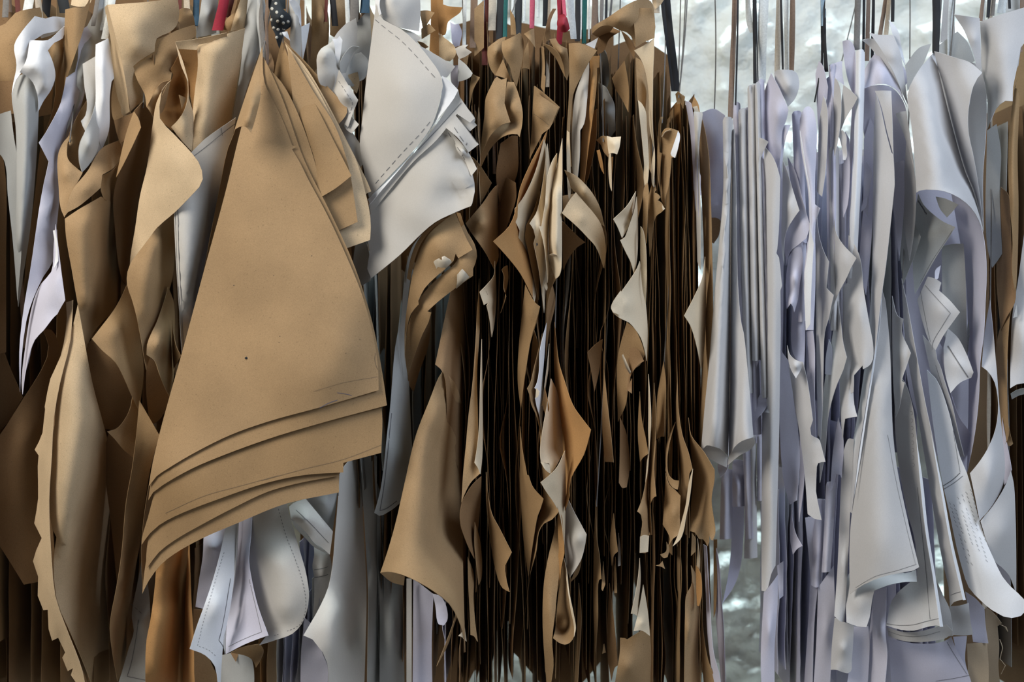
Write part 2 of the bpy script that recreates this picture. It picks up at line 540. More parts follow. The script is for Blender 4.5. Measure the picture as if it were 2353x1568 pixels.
# ================================================================ left third
B('kraft paper sheets continuing along the rail past the left edge', -200)
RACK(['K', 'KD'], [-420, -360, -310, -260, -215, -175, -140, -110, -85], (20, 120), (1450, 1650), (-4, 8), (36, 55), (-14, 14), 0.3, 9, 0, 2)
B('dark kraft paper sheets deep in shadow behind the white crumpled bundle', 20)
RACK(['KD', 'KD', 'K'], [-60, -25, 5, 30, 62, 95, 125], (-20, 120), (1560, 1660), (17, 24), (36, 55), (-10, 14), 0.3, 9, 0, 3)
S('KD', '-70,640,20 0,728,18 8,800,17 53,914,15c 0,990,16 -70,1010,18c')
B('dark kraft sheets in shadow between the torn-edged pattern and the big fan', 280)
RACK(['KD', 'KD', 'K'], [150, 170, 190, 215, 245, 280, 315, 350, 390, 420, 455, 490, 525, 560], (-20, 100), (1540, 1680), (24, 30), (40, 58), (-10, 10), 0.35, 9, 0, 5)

S('KD', '-80,-30,40c 120,-20,40 330,-10,42c 330,800,44 320,1600,44c -80,1600,42c', 0.8)  # dark backing added so the gaps read as deep shade
S('KD', '300,-20,46c 520,-30,45 700,0,46c 700,700,48 640,1330,48c 300,1300,46c', 0.8)  # second dark backing added, shade for the gaps behind the fan

B('kraft paper patterns with rounded tops at the far upper left edge', 10)
R('maroon', '38,-30,14 42,30,12', 12)
R('grey', '15,-30,14 12,40,12', 14)
S('KD', '-60,30,14 0,25,14 60,35,14c 60,310,16c -60,310,16c')
S('K', '-60,70,6 -10,62,5 13,54,5 35,30,5 60,22,5 92,17,8c 120,60,10 118,262,13c -60,300,8c / 40,90,4 45,200,5')
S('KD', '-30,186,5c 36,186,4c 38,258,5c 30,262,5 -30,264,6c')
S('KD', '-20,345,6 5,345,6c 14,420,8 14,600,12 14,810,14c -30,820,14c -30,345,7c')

B('folded white crumpled paper bundle with a twisted collar at the upper left', 90)
R('beige', '85,-30,9 92,45,8', 15)
R('white', '72,-30,10 60,40,8', 22)
S('WG', '-30,275,6 0,262,5 25,254,4c 30,300,4 45,400,5 50,560,6 40,692,7c 30,560,6 18,450,5 10,370,5 -30,330,6c')
S('WG', '34,180,3c 62,172,1 88,230,4 88,270,5 81,400,8 70,520,10 52,640,10 42,705,9c 36,600,7 38,450,5 36,290,4 27,217,3 / 58,230,0 60,400,2 52,560,5')
S('WB', '33,104,0 52,70,-1 80,37,0c 105,43,2c 121,38,4 150,41,6c 147,62,6 125,73,4 100,78,2 78,92,1 68,93,0 62,130,0 50,165,0 37,184,0c 27,217,1c 29,200,1 38,150,0 / 60,90,-1 45,130,-1', 0.25)
S('WB', '45,166,-1c 60,140,-2 68,92,0c 85,93,0 110,92,1 135,72,3 148,60,4c 144,88,4 125,98,2 110,116,1 122,145,1 127,175,3 118,205,4 100,232,4 88,256,3c 87,225,2 76,190,1 62,175,0 / 62,150,-3 90,120,-2 100,160,-2 108,200,0', 0.25)
LINE_A = S('W', '85,62,3 105,48,4 121,40,5c 150,44,8c 146,62,7 120,80,6 95,88,5c', 0.3)

B('twisted brown kraft cone hanging right of the white crumpled collar', 140)
R('dots', '140,-30,12 150,30,12', 26)
R('black', '110,-30,14 104,40,13', 20)
S('K', '108,112,4c 147,77,5c 151,120,8 150,190,14 140,260,18 118,400,22 90,640,24 45,780,24c 60,600,20 80,450,17 95,330,14 122,250,11 128,180,7 / 132,120,3')
S('K', '150,22,4c 170,17,2 195,15,3 212,-20,5c 195,57,3 172,128,3 153,182,5c 145,300,12 136,310,14c 148,190,9 148,100,6 / 170,60,2 160,120,3')
S('KL', '163,12,6c 166,-10,7c 214,-25,8c 205,10,6 185,16,5', 0.3)
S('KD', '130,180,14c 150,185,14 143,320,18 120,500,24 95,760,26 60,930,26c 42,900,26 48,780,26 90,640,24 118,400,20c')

B('lavender grey tissue bundle narrowing to a creased point beside the torn-edged kraft pattern', 215)
R('grey', '228,-30,8 214,60,6', 10)
R('white', '248,-30,9 235,70,8', 18)
S('WG', '195,72,7 215,30,7 235,-25,8c 252,-25,9c 250,95,9 224,130,8 200,180,7 185,230,7 150,320,7 135,430,8c 150,320,6 165,220,6 178,130,6 / 205,120,5 190,190,5', 0.8)
S('WL', '89,328,1c 105,305,1 122,275,2 140,235,4 152,178,5c 172,165,5 182,72,6c 200,60,6 215,90,7 190,230,9 160,330,9 140,430,8 130,520,7 122,600,4 100,635,3 75,690,2 60,740,2 50,820,2 46,902,3c 44,840,2 46,780,2 56,700,2 70,618,1 95,450,2 112,372,2 / 150,230,3 128,330,4 110,480,1 / 175,180,5 160,260,5', 0.35)
S('WL', '128,515,1 136,585,0 150,690,-1c 136,714,0 132,722,0c 125,728,0 100,760,0 80,782,1 60,850,2 52,907,3c 50,880,4 58,800,4 78,690,4 95,652,3 118,625,2 124,560,2 / 130,640,-1 100,720,1', 0.5)
S('WL', '118,628,3c 128,640,2 112,690,2 95,745,2 80,770,3 66,830,3 60,850,4c 66,800,5 84,690,5 100,650,4', 0.4)
LINE_B = S('WB', '122,530,2c 131,528,1 134,600,0 124,618,0c 128,580,1', 0.2)

B('cut white paper pieces with slanted corners hanging over the twisted kraft sheets', 230)
R('white', '262,-30,9 240,90,6', 16)
S('WB', '220,102,2c 249,88,2c 256,130,4 262,180,4c 256,188,4c 252,220,4 250,300,6 234,345,8c 222,300,4 220,200,3 219,150,2 / 236,150,1 238,230,2')
S('W', '190,147,4c 220,129,4c 224,170,4 224,230,4 234,345,8c 212,370,4 188,396,2c 181,370,2 180,348,2c 183,328,2 196,302,2 190,290,2 186,278,2c 196,266,3 200,240,3 194,200,3 / 208,300,2', 0.3)
S('WG', '196,300,1 210,270,2 224,215,4c 228,300,4 225,340,4 205,378,3 189,396,2c 183,372,1 182,340,1 / 205,330,0', 0.3)
S('K', '196,235,8c 204,225,9 206,250,9 196,300,9 190,330,9 180,330,8 182,384,7 176,392,6 160,372,5 152,330,4 158,310,4 180,262,6 / 165,330,3')

B('long kraft pattern with a torn ragged left edge, second tall piece from the left', 180)
S('K', '134,354,3 145,328,3 159,312,3c 154,340,3 156,365,2 178,388,2 190,397,2c 168,440,1 155,478,1 148,500,0 140,480,1 135,430,3 / 147,400,1')
S('K', '149,497,0c 165,440,0 200,395,2 235,340,5 275,322,8c 281,352,9c 262,385,6 235,402,3c 231,432,2c 205,455,1 180,475,0 156,488,0c / 200,430,0')
S('K', '149,503,-1c 180,482,0 232,452,3c 262,470,14 272,560,24 282,640,28 262,710,22 228,748,12 212,768,7 198,805,3c 193,780,2 178,695,1 165,620,0 152,545,-1 / 175,520,-2 190,600,-2 205,690,0 / 205,500,-1 212,600,1 220,680,5')
S('K', '232,405,4c 262,388,6 282,350,9c 280,400,14 268,470,18 240,458,6 232,440,4c', 0.3)
S('KL', '179,700,-1c 190,760,0 197,800,0 212,880,3 240,985,12 262,1080,26 275,1200,34 270,1400,38 245,1590,38c 215,1590,28c 199,1543,20 156,1442,8 140,1408,5c 129,1373,5 123,1290,3 130,1235,2c 120,1215,2 112,1120,2 121,1000,1 126,976,1 130,890,1 147,800,1 168,748,1 / 165,900,-2 170,1000,-3 160,1120,-3 146,1240,-1 / 205,960,0 200,1060,2 180,1200,6 165,1300,8')  # lit body of the pattern, its brightness put in as paler kraft
S('KL', '152,695,3 168,690,1c 162,780,0 138,880,-1 124,960,-1 119,1050,-2 113,1150,-2 119,1290,-2 127,1370,-2 151,1440,-1 190,1545,-1 200,1600,-1c 178,1600,4c 174,1568,4 163,1552,4c 168,1536,4 156,1543,5c 143,1512,4c 150,1500,4 134,1466,4c 120,1473,5c 112,1446,5c 110,1402,5c 100,1403,5c 87,1370,6c 88,1326,6 76,1290,6c 84,1264,5 96,1237,3c 85,1215,5 79,1203,6 88,1145,5 87,1072,5 89,1047,4c 80,1034,5c 98,995,4 104,941,3 103,935,3c 116,871,3 140,818,3 154,730,3 / 106,1050,0 100,1150,1 100,1290,1 112,1390,1 140,1450,1', 0.2)  # torn strip, light on it put in with the same paler kraft
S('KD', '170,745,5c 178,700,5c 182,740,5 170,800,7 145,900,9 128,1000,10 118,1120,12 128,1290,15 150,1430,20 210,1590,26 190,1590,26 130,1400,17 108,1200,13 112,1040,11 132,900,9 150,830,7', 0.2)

B('wide shadowed kraft sheet with a pointed lower corner at the left edge of the picture', 40)
R('brown', '20,-30,18 30,400,17 60,800,15', 12)
S('KD', '-50,1065,11 0,1000,11 53,917,11 85,868,12 108,822,14 112,795,15 98,757,12c 118,758,16 134,790,18 128,860,17 112,960,17 100,1060,17 96,1200,17 98,1336,17c 55,1344,13c 0,1256,13 -50,1180,14c / 60,1000,10 40,1150,11', 0.4)
S('WG', '8,1290,32c 30,1270,32 45,1350,32 50,1420,32 44,1430,32c 30,1432,32 8,1390,32', 0.3)

# ---------------------------------------------------------------- pale twisted kraft group
B('large pale kraft sheet with folded left edge beside the white cut pieces', 330)
R('maroon', '415,-30,12 412,40,11', 10)
S('KL', '247,11,1c 330,5,0 408,-4,1c 412,30,3 405,60,5 388,75,4 360,88,3 355,118,3c 320,140,3 306,152,3c 318,190,6 328,230,8 300,256,7c 292,210,4 278,130,2 266,85,1 / 300,60,-1 320,110,0', 0.25)
S('KL', '241,16,8c 247,11,1c 266,85,1 278,130,2 292,210,4 298,257,6c 286,264,8 272,230,10 262,180,10 255,130,9 243,50,9', 0.2)
S('K', '262,180,10c 276,215,10 286,262,9 272,285,10c 262,277,10 256,230,11', 0.2)
S('KL', '285,210,7c 302,262,7c 290,270,8 280,262,8', 0.1)

B('grey-brown folded kraft pieces with a curled loop on top', 400)
R('blue', '452,-30,12 450,60,9', 14)
R('beige', '428,-30,11 430,30,9', 16)
S('K', '303,150,4c 325,136,4 351,123,4c 352,108,4 362,90,4c 380,83,4 405,70,5 448,57,7c 448,85,8 425,97,6 410,100,5 412,115,5 417,128,6 396,160,6 394,172,5 392,185,5c 370,190,5 350,222,4 337,247,4c 332,215,5 318,190,4 / 370,140,3', 0.35)
S('KD', '351,123,3c 354,140,3 353,165,4 349,170,4c 347,140,4', 0.1)
S('K', '398,42,6 410,24,5 424,18,5 438,22,6 443,32,6 449,60,9c 430,64,8 412,68,7c 411,50,6', 0.2)
S('KD', '398,44,7 405,42,9 412,55,10 413,68,9c 404,72,9 392,76,8c 394,55,7', 0.1)
S('K', '348,223,4c 370,191,4 392,184,5c 385,205,7 368,245,7 354,272,6c 346,258,5 337,246,5c / 365,215,4')

B('shaded kraft sheet with a narrow lit flap left of the twisted orange pattern', 320)
S('KD', '308,255,2c 328,234,6c 340,250,12 354,281,18 345,340,24 325,450,28 303,610,28 290,655,26 282,645,20 264,520,12 261,450,10 272,400,6 300,320,3', 0.3)  # turned from the light; its shade is put in as darker kraft
S('K', '308,256,2c 318,272,0 324,293,-1c 300,345,0 272,400,3 267,408,4c 276,365,4 286,322,4 297,285,3')
S('KD', '262,277,8c 280,270,7 300,262,6 308,257,5c 300,300,6 287,322,7 276,330,8c 268,305,8', 0.4)
S('KD', '263,330,9c 285,320,9c 278,370,9 262,410,10 256,388,9 258,350,9', 0.4)

B('twisted orange kraft pattern with a big curled pale flap left of the brown fan', 470)
R('red', '520,-30,7 500,70,6', 26)
R('maroon', '536,-30,9 520,40,8', 18)
S('KL', '453,105,2c 521,78,1 563,65,3c 551,153,6 543,204,8 532,275,10c 510,293,7 480,325,3 441,350,2c 443,261,3 449,200,3 455,150,2 / 480,110,0 470,200,1 460,290,1 / 520,110,1 510,200,4')
S('KO', '404,98,2c 453,106,4c 456,150,6 445,265,9c 438,225,9 430,190,8 416,140,5')
S('KL', '403,96,0c 460,88,0 521,75,0c 522,84,1 490,95,1 455,103,1 452,115,1 410,112,1c', 0.1)
S('KL', '403,97,-1c 420,140,-1 432,183,-1c 434,225,0 444,262,2 441,349,2c 415,320,1 393,292,1c 408,277,0 425,250,-1 431,225,-1 431,190,-1 416,150,-1 / 425,290,0', 0.2)
S('KO', '411,125,3c 430,150,6 434,200,8 432,240,9 410,277,8 396,300,7 367,272,5 370,230,6 392,186,6 398,172,6 392,160,5 398,150,5c / 412,200,10')
S('K', '411,218,3c 428,225,5 418,250,4c', 0.1)
S('KL', '393,185,2c 384,192,2 372,207,1 369,225,1 366,245,0 367,272,-1 399,308,-3 440,351,-5 456,372,-6 464,392,-6 466,412,-6 458,430,-6 446,443,-5 402,488,-2 365,520,1 345,545,3 318,583,5 298,623,8c 300,590,7 310,530,6 322,450,4 338,383,3 351,287,3 360,235,3 378,200,3 / 376,320,-1 366,360,-1 362,420,0 358,450,0 / 410,380,-4 400,440,-3', 0.3)
S('K', '385,190,3c 392,185,3 380,240,6 368,272,6 362,260,4', 0.1)
S('K', '402,489,2c 380,508,2 362,522,1 340,552,0 316,583,-1 300,605,-2 293,625,-2 292,655,-2 302,685,-2 310,713,-2 322,770,-1 332,830,0 336,850,1c 350,800,4 380,690,9 396,640,14 402,560,14 / 350,560,-2 340,640,-3 342,720,-1 / 372,560,2 372,640,3', 0.2)
S('K', '386,660,7c 378,690,5 360,740,2 346,770,0 338,792,-1 337,816,-1c 355,830,0 366,860,0 378,890,2 390,914,4c 400,860,9 402,760,14 398,690,14 / 365,790,-1 / 384,760,5')
S('K', '396,735,8c 398,760,7 405,795,4 416,818,3c 408,832,5 399,848,8c 396,800,9')
S('KD', '338,818,3c 355,832,4 368,865,6 388,915,10 370,960,14 345,980,12 336,900,6', 0.3)
S('K', '291,656,5 275,690,4 255,722,2 232,752,0 211,779,-2c 235,806,-2 265,833,-2 285,870,0 300,905,3 320,945,7c 330,850,9 322,780,9 312,715,7 / 262,760,-1 285,830,1', 0.3)
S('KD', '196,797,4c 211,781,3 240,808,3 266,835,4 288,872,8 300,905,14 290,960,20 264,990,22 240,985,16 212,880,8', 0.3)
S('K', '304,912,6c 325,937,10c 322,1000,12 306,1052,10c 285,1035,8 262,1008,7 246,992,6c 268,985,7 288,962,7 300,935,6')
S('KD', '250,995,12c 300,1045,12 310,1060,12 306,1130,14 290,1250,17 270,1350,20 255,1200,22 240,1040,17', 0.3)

B('white pattern sheet with two drawn edge lines behind the brown fan', 490)
R('white', '480,-40,13 500,120,12 505,250,8', 20)
w = S('W', '438,352,1c 470,320,1 508,293,1c 542,270,3c 528,350,4 510,430,5 485,560,6 452,700,6 418,817,4c 411,703,2 404,590,0 400,492,-1 400,440,-1c / 425,480,-2 425,600,-2 425,700,0')
LINE(w, '408,470 411,590 417,703 422,800', w=1.3)
LINE(w, '402,470 406,590 412,703 418,800', w=0.9)
LINE(w, '440,363 470,340 510,308 540,285', w=1.2)
LINE(w, '508,293 511,312', w=1.0)
B('crumpled grey tissue paper strip hanging beside the polka dot cloth tie', 575)
R('white', '585,-40,8 590,60,7', 20)
S('WG', '562,10,6 575,-20,6c 598,-20,6c 604,60,6 600,110,7 585,150,7 565,210,8 545,275,9 534,280,9c 546,205,8 555,140,7 / 585,60,4 572,150,5', 0.5)
S('WG', '592,-20,4c 606,-20,4 612,40,4 606,90,4 612,140,5 608,180,5c 600,150,5 596,100,5 590,50,4 / 602,50,2', 0.9)
S('K', '510,68,7c 520,45,6 537,28,5 548,-20,5c 570,-20,6c 562,67,8c 540,72,7 / 535,50,5')
S('KL', '530,72,5 537,45,4 556,-10,4c 571,-20,5c 563,66,6c / 548,40,3', 0.3)
S('WG', '450,86,9c 458,40,8 466,-20,8c 502,-20,9c 497,76,10c 475,82,9 / 478,30,7', 0.4)

# ---------------------------------------------------------------- the brown fan
B('big brown kraft paper fan of long layered pattern pieces, largest in the picture', 630)
s1 = S('K', '603,108,1 585,180,-1 552,303,-3 516,450,-4 470,618,-4 421,801,-4 366,1000,-4 348,1080,-4 342,1118,-3c 360,1095,-5 385,1078,-7 440,1045,-8 530,1000,-9 620,968,-10 737,936,-11 870,897,-8c 868,840,-7 856,766,-7 832,678,-8 789,573,-7 750,490,-6 706,408,-5 690,375,-5 671,343,-4c 682,338,-4c 671,334,-4c 655,290,-4 640,255,-3 622,222,-3 608,190,-2 / 560,560,-6 510,760,-6 460,960,-7 / 660,520,-6 700,700,-9 740,860,-12 790,800,-11', 0.3)
s5 = S('K', '600,150,5 560,400,3 470,720,1 380,1060,0 345,1240,0 332,1315,1 327,1365,2c 342,1335,0 370,1298,-1 400,1274,-2 460,1240,-3 545,1203,-4 654,1159,-5 779,1132,-5c 779,1088,-5 800,900,-3 760,600,0 650,200,4 / 450,1200,-3', 0.1, dz=2.6, like=s1)
s4 = S('K', '602,145,4 558,400,2 468,720,0 378,1055,-1 343,1225,-1 336,1295,0 338,1306,0c 365,1270,-2 400,1243,-3 462,1207,-4 538,1167,-5 617,1130,-5 690,1110,-6 778,1094,-6c 800,1000,-5 820,900,-4 770,600,-1 655,200,3 / 450,1170,-4', 0.1, dz=2.0, like=s1)
s3 = S('K', '604,140,3 556,395,1 466,715,-1 376,1050,-2 340,1190,-2 326,1240,-1 326,1252,0c 345,1226,-2 365,1208,-3 400,1188,-4 509,1145,-6 617,1109,-7 700,1092,-7 789,1086,-7c 789,1064,-7c 876,1041,-7c 878,950,-6 850,780,-4 780,570,-2 660,210,2 / 480,1120,-5', 0.1, dz=1.3, like=s1)
s2 = S('K', '605,130,2 554,385,0 464,710,-2 373,1040,-3 346,1115,-3 341,1150,-2c 352,1132,-3 375,1115,-4 440,1078,-6 500,1052,-7 620,1008,-8 740,972,-9 889,932,-9c 882,880,-8 868,800,-7 850,720,-6 810,600,-4 760,490,-3 700,370,-2 650,230,0 620,160,1 / 560,960,-6', 0.1, dz=0.6, like=s1)
s1['label'] = 'broad front sheet with a long curved hem'
LINE(s1, '735,938 755,927 775,920', 'bluepen', 1.1)
LINE(s1, '775,903 790,905 808,909', 'bluepen', 0.8)
LINE(s1, '863,812 861,825 864,840 868,850', 'pencil', 0.9)
LINE(s1, '720,900 790,880 868,866', 'pencil', 0.6)
LINE(s3, '600,1105 700,1078 789,1056 876,1023', 'pencil', 0.7)
LINE(s3, '380,1180 470,1140 560,1115 640,1093', 'pencil', 0.7)
for q in ('564,821 567,820 569,823 568,826 564,826 562,823', ):
    PATCH(s1, q, 'black', 'punched_hole')
for x, y, r_ in ((537, 656, 1.3), (716, 588, 1.2), (643, 773, 1.1), (641, 787, 1.0), (827, 780, 1.0), (795, 812, 1.0), (629, 633, 1.0)):
    PATCH(s1, ' '.join('%.1f,%.1f' % (x + r_ * math.cos(a), y + r_ * math.sin(a)) for a in (0, 1, 2, 3.1, 4.2, 5.2)), 'pencil', 'paper_fleck')
# left flap and the dark return of the folded fan
S('K', '603,105,0c 590,145,-3 572,198,-5 545,280,-8 537,306,-7c 541,297,-9 550,292,-11 558,290,-12 564,291,-12 577,305,-12c 583,285,-11 590,260,-10 599,217,-7 597,160,-4 / 585,240,-12 570,280,-13')
S('K', '603,120,3c 572,200,2 537,308,0 524,340,0 505,430,2 480,560,2 452,700,2 418,817,3 375,980,3 345,1100,4 325,1250,5 328,1362,6c 345,1300,12 380,1100,14 440,850,14 520,450,12 580,220,8', 0.2)
S('K', '366,1000,4c 345,1080,6 330,1180,8 322,1250,12c 312,1300,20 300,1420,30 310,1460,34 292,1514,34 270,1566,20 258,1500,9 252,1444,6 253,1428,5 268,1348,3 279,1275,2 290,1152,2 303,1080,2 313,1000,3 320,920,5c / 300,1100,3 285,1290,4 272,1380,4', 0.3)
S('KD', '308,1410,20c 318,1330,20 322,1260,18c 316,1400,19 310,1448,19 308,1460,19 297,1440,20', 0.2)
B('fan of smaller brown kraft pieces with square corners on the right of the big fan', 655)
S('K', '652,93,3c 700,140,2 745,190,2 797,246,1c 798,258,1 771,294,1c 740,250,2 690,170,3', 0.15)
S('W', '700,170,4c 760,250,3 787,276,3 850,363,3c 828,384,3c 773,297,4', 0.15)
S('KL', '660,110,2c 720,190,0 774,290,-1 815,360,-1 839,440,-2 851,500,-2 851,545,-3 850,552,-3c 790,573,-3c 740,470,-3 690,330,-1 / 800,450,-3', 0.15)
S('KL', '655,100,2c 700,150,1 740,215,0 780,290,0 808,345,0 827,383,0 845,420,-1 853,440,-1c 805,462,-1c 760,380,-1 700,240,0', 0.15)
S('K', '660,105,1c 720,210,-1 770,290,-2 800,380,-3 822,510,-4c 774,532,-4c 740,455,-3 690,330,-2', 0.15)
S('K', '647,92,4c 658,120,3 668,143,2 706,204,0 735,260,-2 770,330,-3 808,404,-5c 770,434,-5 738,453,-5c 710,405,-3 690,340,-1 660,280,1 640,225,2 626,195,4c 634,150,5 / 690,280,-2 740,380,-4', 0.15)
S('KD', '630,150,2 622,200,1 640,240,0 690,330,-1 700,380,-2 697,377,-2c 670,325,-1 640,260,0 612,205,1 608,150,2 618,110,3c', 0.1)
B('black cloth tie with cream polka dots knotted above the brown fan', 640, 'cloth_tie', 'tie')
t = S('dots', '610,-30,3c 632,-30,3 650,20,1 668,38,2 667,62,3 655,70,3 648,92,3 642,112,3c 636,95,2 632,78,2 624,62,2 622,35,1 616,10,2 / 640,40,-1', 0.4, name='dotted_cloth')
for (x, y) in ((625, 20), (636, 28), (648, 38), (624, 46), (638, 49), (651, 53), (662, 50), (629, 64), (639, 68), (652, 67), (634, 8), (627, -3), (646, 78), (636, 86)):
    PATCH(t, ' '.join('%.1f,%.1f' % (x + 3.6 * math.cos(a), y + 3.8 * math.sin(a)) for a in (0, .8, 1.6, 2.4, 3.1, 3.9, 4.7, 5.5)), 'cream', 'polka_dot')
R('dots', '640,-40,8 640,20,4', 34)
R('grey', '604,-40,3 600,40,2 606,110,2 604,190,3', 12, twist=4)
R('brown', '616,-40,3 612,70,2 614,150,2 605,200,3', 9, twist=5)
# ================================================================ whites right of the fan
B('white paper strips and brown cut edges crowding behind the fan at the top', 730)
R('white', '680,-40,6 672,60,5', 26)
R('maroon', '752,-40,9 748,50,8', 10)
R('black', '762,-40,9 770,60,9', 14)
R('blue', '842,-40,8 838,30,7', 26)
S('W', '664,0,3c 678,-25,4c 690,20,4 692,60,5 693,148,7c 684,130,6 667,105,5 668,60,3 / 680,60,2', 0.3)
S('WB', '664,2,1c 676,-2,1 688,12,2 692,48,4 692,62,4c 682,40,3', 0.2)
S('WB', '692,62,5c 712,52,6c 706,90,7 695,140,8c', 0.1)
S('WB', '648,74,1c 660,72,1 667,94,2 652,82,1c', 0.1)
S('K', '716,-20,9c 745,-20,9c 756,60,10 750,120,12 738,140,12 720,170,12 712,165,12c 716,80,10 / 735,40,7')
S('KL', '760,-20,12c 812,-20,12c 812,60,12 775,90,13 758,80,13c', 0.3)
RACK(['K', 'KD', 'K'], [698, 706, 714, 806, 824, 836, 846], (-20, 60), (380, 700), (8, 14), (30, 45), (-6, 10), 0.25, 5, 0, 21)
S('K', '964,25,5c 982,24,5 999,29,4c 985,50,5 973,72,6c', 0.1)
S('K', '968,66,6c 986,54,5c 1001,70,4c 985,80,5 969,90,6c', 0.1)
S('K', '958,94,5c 972,98,4 985,108,4c 974,114,5c', 0.1)
S('KO', '990,-20,9c 1004,-20,8c 1008,40,9 1009,130,10c 998,124,10 987,116,11c 990,50,10', 0.2)
S('KO', '1004,-20,8c 1018,-20,7c 1018,10,7 1030,14,5 1063,17,3c 1056,30,4 1045,38,5 1030,50,6 1022,80,7 1010,84,8c 1006,40,8', 0.2)
S('KL', '1009,80,6c 1013,78,5 1020,86,5 1032,95,4 1045,108,4 1048,122,4 1043,133,5 1034,141,6c 1020,138,6 1009,132,7c', 0.2)
S('WL', '1034,50,5c 1044,56,5 1054,54,5 1061,72,6 1056,105,7c 1046,108,7 1040,100,6 1037,75,5', 0.3)
S('W', '1045,112,4c 1060,105,3 1076,103,2c 1069,110,2c 1084,120,1c 1070,130,3 1055,136,4c', 0.1)
S('WG', '1053,134,5c 1070,148,4 1086,168,3c 1082,176,3 1068,184,4 1052,188,5c', 0.15)
S('WL', '1036,150,8c 1052,150,7c 1054,190,7 1050,206,8c 1038,190,9', 0.1)

B('crumpled folded white tissue paper left of the large white pattern', 785)
R('grey', '815,-40,8 812,50,7', 22)
R('white', '796,-40,8 800,60,7', 10)
S('WG', '812,60,8c 830,40,8 850,20,8c 852,110,9 838,180,10 815,190,9c 806,120,7', 0.4)
S('W', '728,148,0 729,128,0 738,112,1 760,98,2 775,75,3 795,54,4c 818,42,4 822,66,5c 815,120,5 800,150,5 790,190,4 775,226,3 764,216,3 750,200,2 737,195,1 / 745,125,-2 760,140,0 770,170,1', 0.3)
S('WG', '734,120,3 745,112,4 752,140,5 756,190,6 752,210,6c 742,170,4', 0.3)
S('WB', '763,89,0c 776,88,0 780,82,0c 787,92,0c 782,130,1 776,180,3 772,222,4c 765,215,4 762,180,3 770,130,1 768,100,0', 0.4)
S('WG', '780,150,1 796,118,1 810,106,1 826,108,2c 812,122,3 800,150,4 790,185,5c', 0.25)
S('WG', '790,190,5 805,130,5 830,120,5 846,140,6 838,170,6 810,200,6', 0.4)
S('KL', '800,172,5c 822,165,5c 826,190,6 820,215,7 806,200,6', 0.2)
w = S('W', '779,160,0c 800,195,0 823,230,0c 815,250,1 808,268,1 800,292,1c 788,282,2 772,240,3 765,225,3 772,190,2 / 795,220,-1', 0.2)
LINE(w, '778,186 797,215 810,238 803,262', w=1.0, dash=(2, 1))
w = S('W', '800,262,3 808,268,2c 825,286,1c 808,307,1c 796,298,2 790,285,3', 0.1)
LINE(w, '798,296 806,284', w=1.0, dash=(2, 1))

B('large white paper pattern with dashed seam lines folded diagonally over thinner white sheets', 900)
R('white', '880,-40,4 880,0,2', 30)
a = S('W', '864,8,0c 870,30,0 880,45,0 921,66,-1 963,105,-2 991,140,-3 1010,168,-4 1018,198,-4 1012,222,-4 1000,268,-4 988,296,-4 947,350,-3 900,400,-1 848,455,2c 838,400,2 827,330,2 832,280,2 840,200,2 853,96,1 / 920,200,-4 900,300,-3')
LINE(a, '862,45 882,62 921,93 960,133 985,162 1005,184', w=1.3, dash=(3, 2))
LINE(a, '988,280 965,308 930,345 890,390 860,425', w=1.3, dash=(3, 2))
S('W', '862,14,3c 864,-25,3c 964,-25,4c 966,30,4 963,72,3c 940,68,2 921,64,1 897,57,1 880,44,1 / 900,0,0 930,20,1', 0.3)
S('WB', '862,2,2 866,-25,2c 880,-25,1c 872,10,-1 876,32,-1 872,36,0c 864,24,1', 0.1)
S('W', '915,63,3c 950,75,3 968,87,3c 955,100,3c 1000,125,4 1046,153,4c 1027,178,4c 1012,175,3 970,130,2 935,90,2', 0.2)
S('WB', '1016,174,-4c 1035,188,-4 1053,207,-4c 1044,225,-4 1008,272,-4 950,350,-3 850,470,1c 846,458,2 900,402,0 947,352,-2 988,298,-3 1001,268,-3 1014,222,-3', 0.2)
b = S('W', '1053,208,-2c 1056,222,-3c 1067,238,-3c 1091,272,-3c 1080,282,-3 1050,262,-3 1005,320,-3 950,372,-2 852,492,2c 848,470,2 920,390,-1 1000,290,-3', 0.2)
LINE(b, '1060,236 1010,292 960,345', w=1.4)
S('W', '1066,240,-2c 1092,275,-2 1090,281,-2c 1096,288,-2c 1080,302,-2c 1062,282,-2 1046,262,-2c', 0.1)
c = S('W', '1045,263,-3c 1072,296,-3 1100,332,-3c 1077,350,-3c 1050,315,-4 1022,292,-3c', 0.15)
LINE(c, '1044,293 1063,322 1073,334c 1073,328c', w=1.3, dash=(4, 2))
LINE(c, '1054,272 1075,299 1096,328', w=1.2)
d = S('W', '1024,290,-3 1050,318,-2 1076,350,-2 1096,388,-3c 1083,405,-3c 1070,375,-1 1045,345,-1 1018,310,-2 / 1062,350,-4', 0.3)
LINE(d, '1030,305 1048,335 1060,352 1068,368', w=1.2, dash=(3, 2))
S('W', '1018,292,-2 1045,325,-2 1072,372,-1 1086,402,-2 1091,440,-4 1085,468,-5 1082,474,-5 1066,480,-4 1047,488,-4 1000,511,-4 972,534,-3 920,585,-2 853,640,0c 844,618,1 850,580,1 838,520,2 870,460,2 950,368,-1 / 1000,420,-4 950,500,-3 / 1062,440,-2 1075,420,-5', 0.55)
S('W', '848,470,3 900,410,1 950,360,0 985,320,0 930,400,1 880,470,2 842,530,4 835,560,5c 838,510,4', 0.15)
S('WG', '843,560,5 852,620,4 852,645,4c 835,655,5 822,668,6c 812,620,7 818,560,8 828,535,8', 0.4)

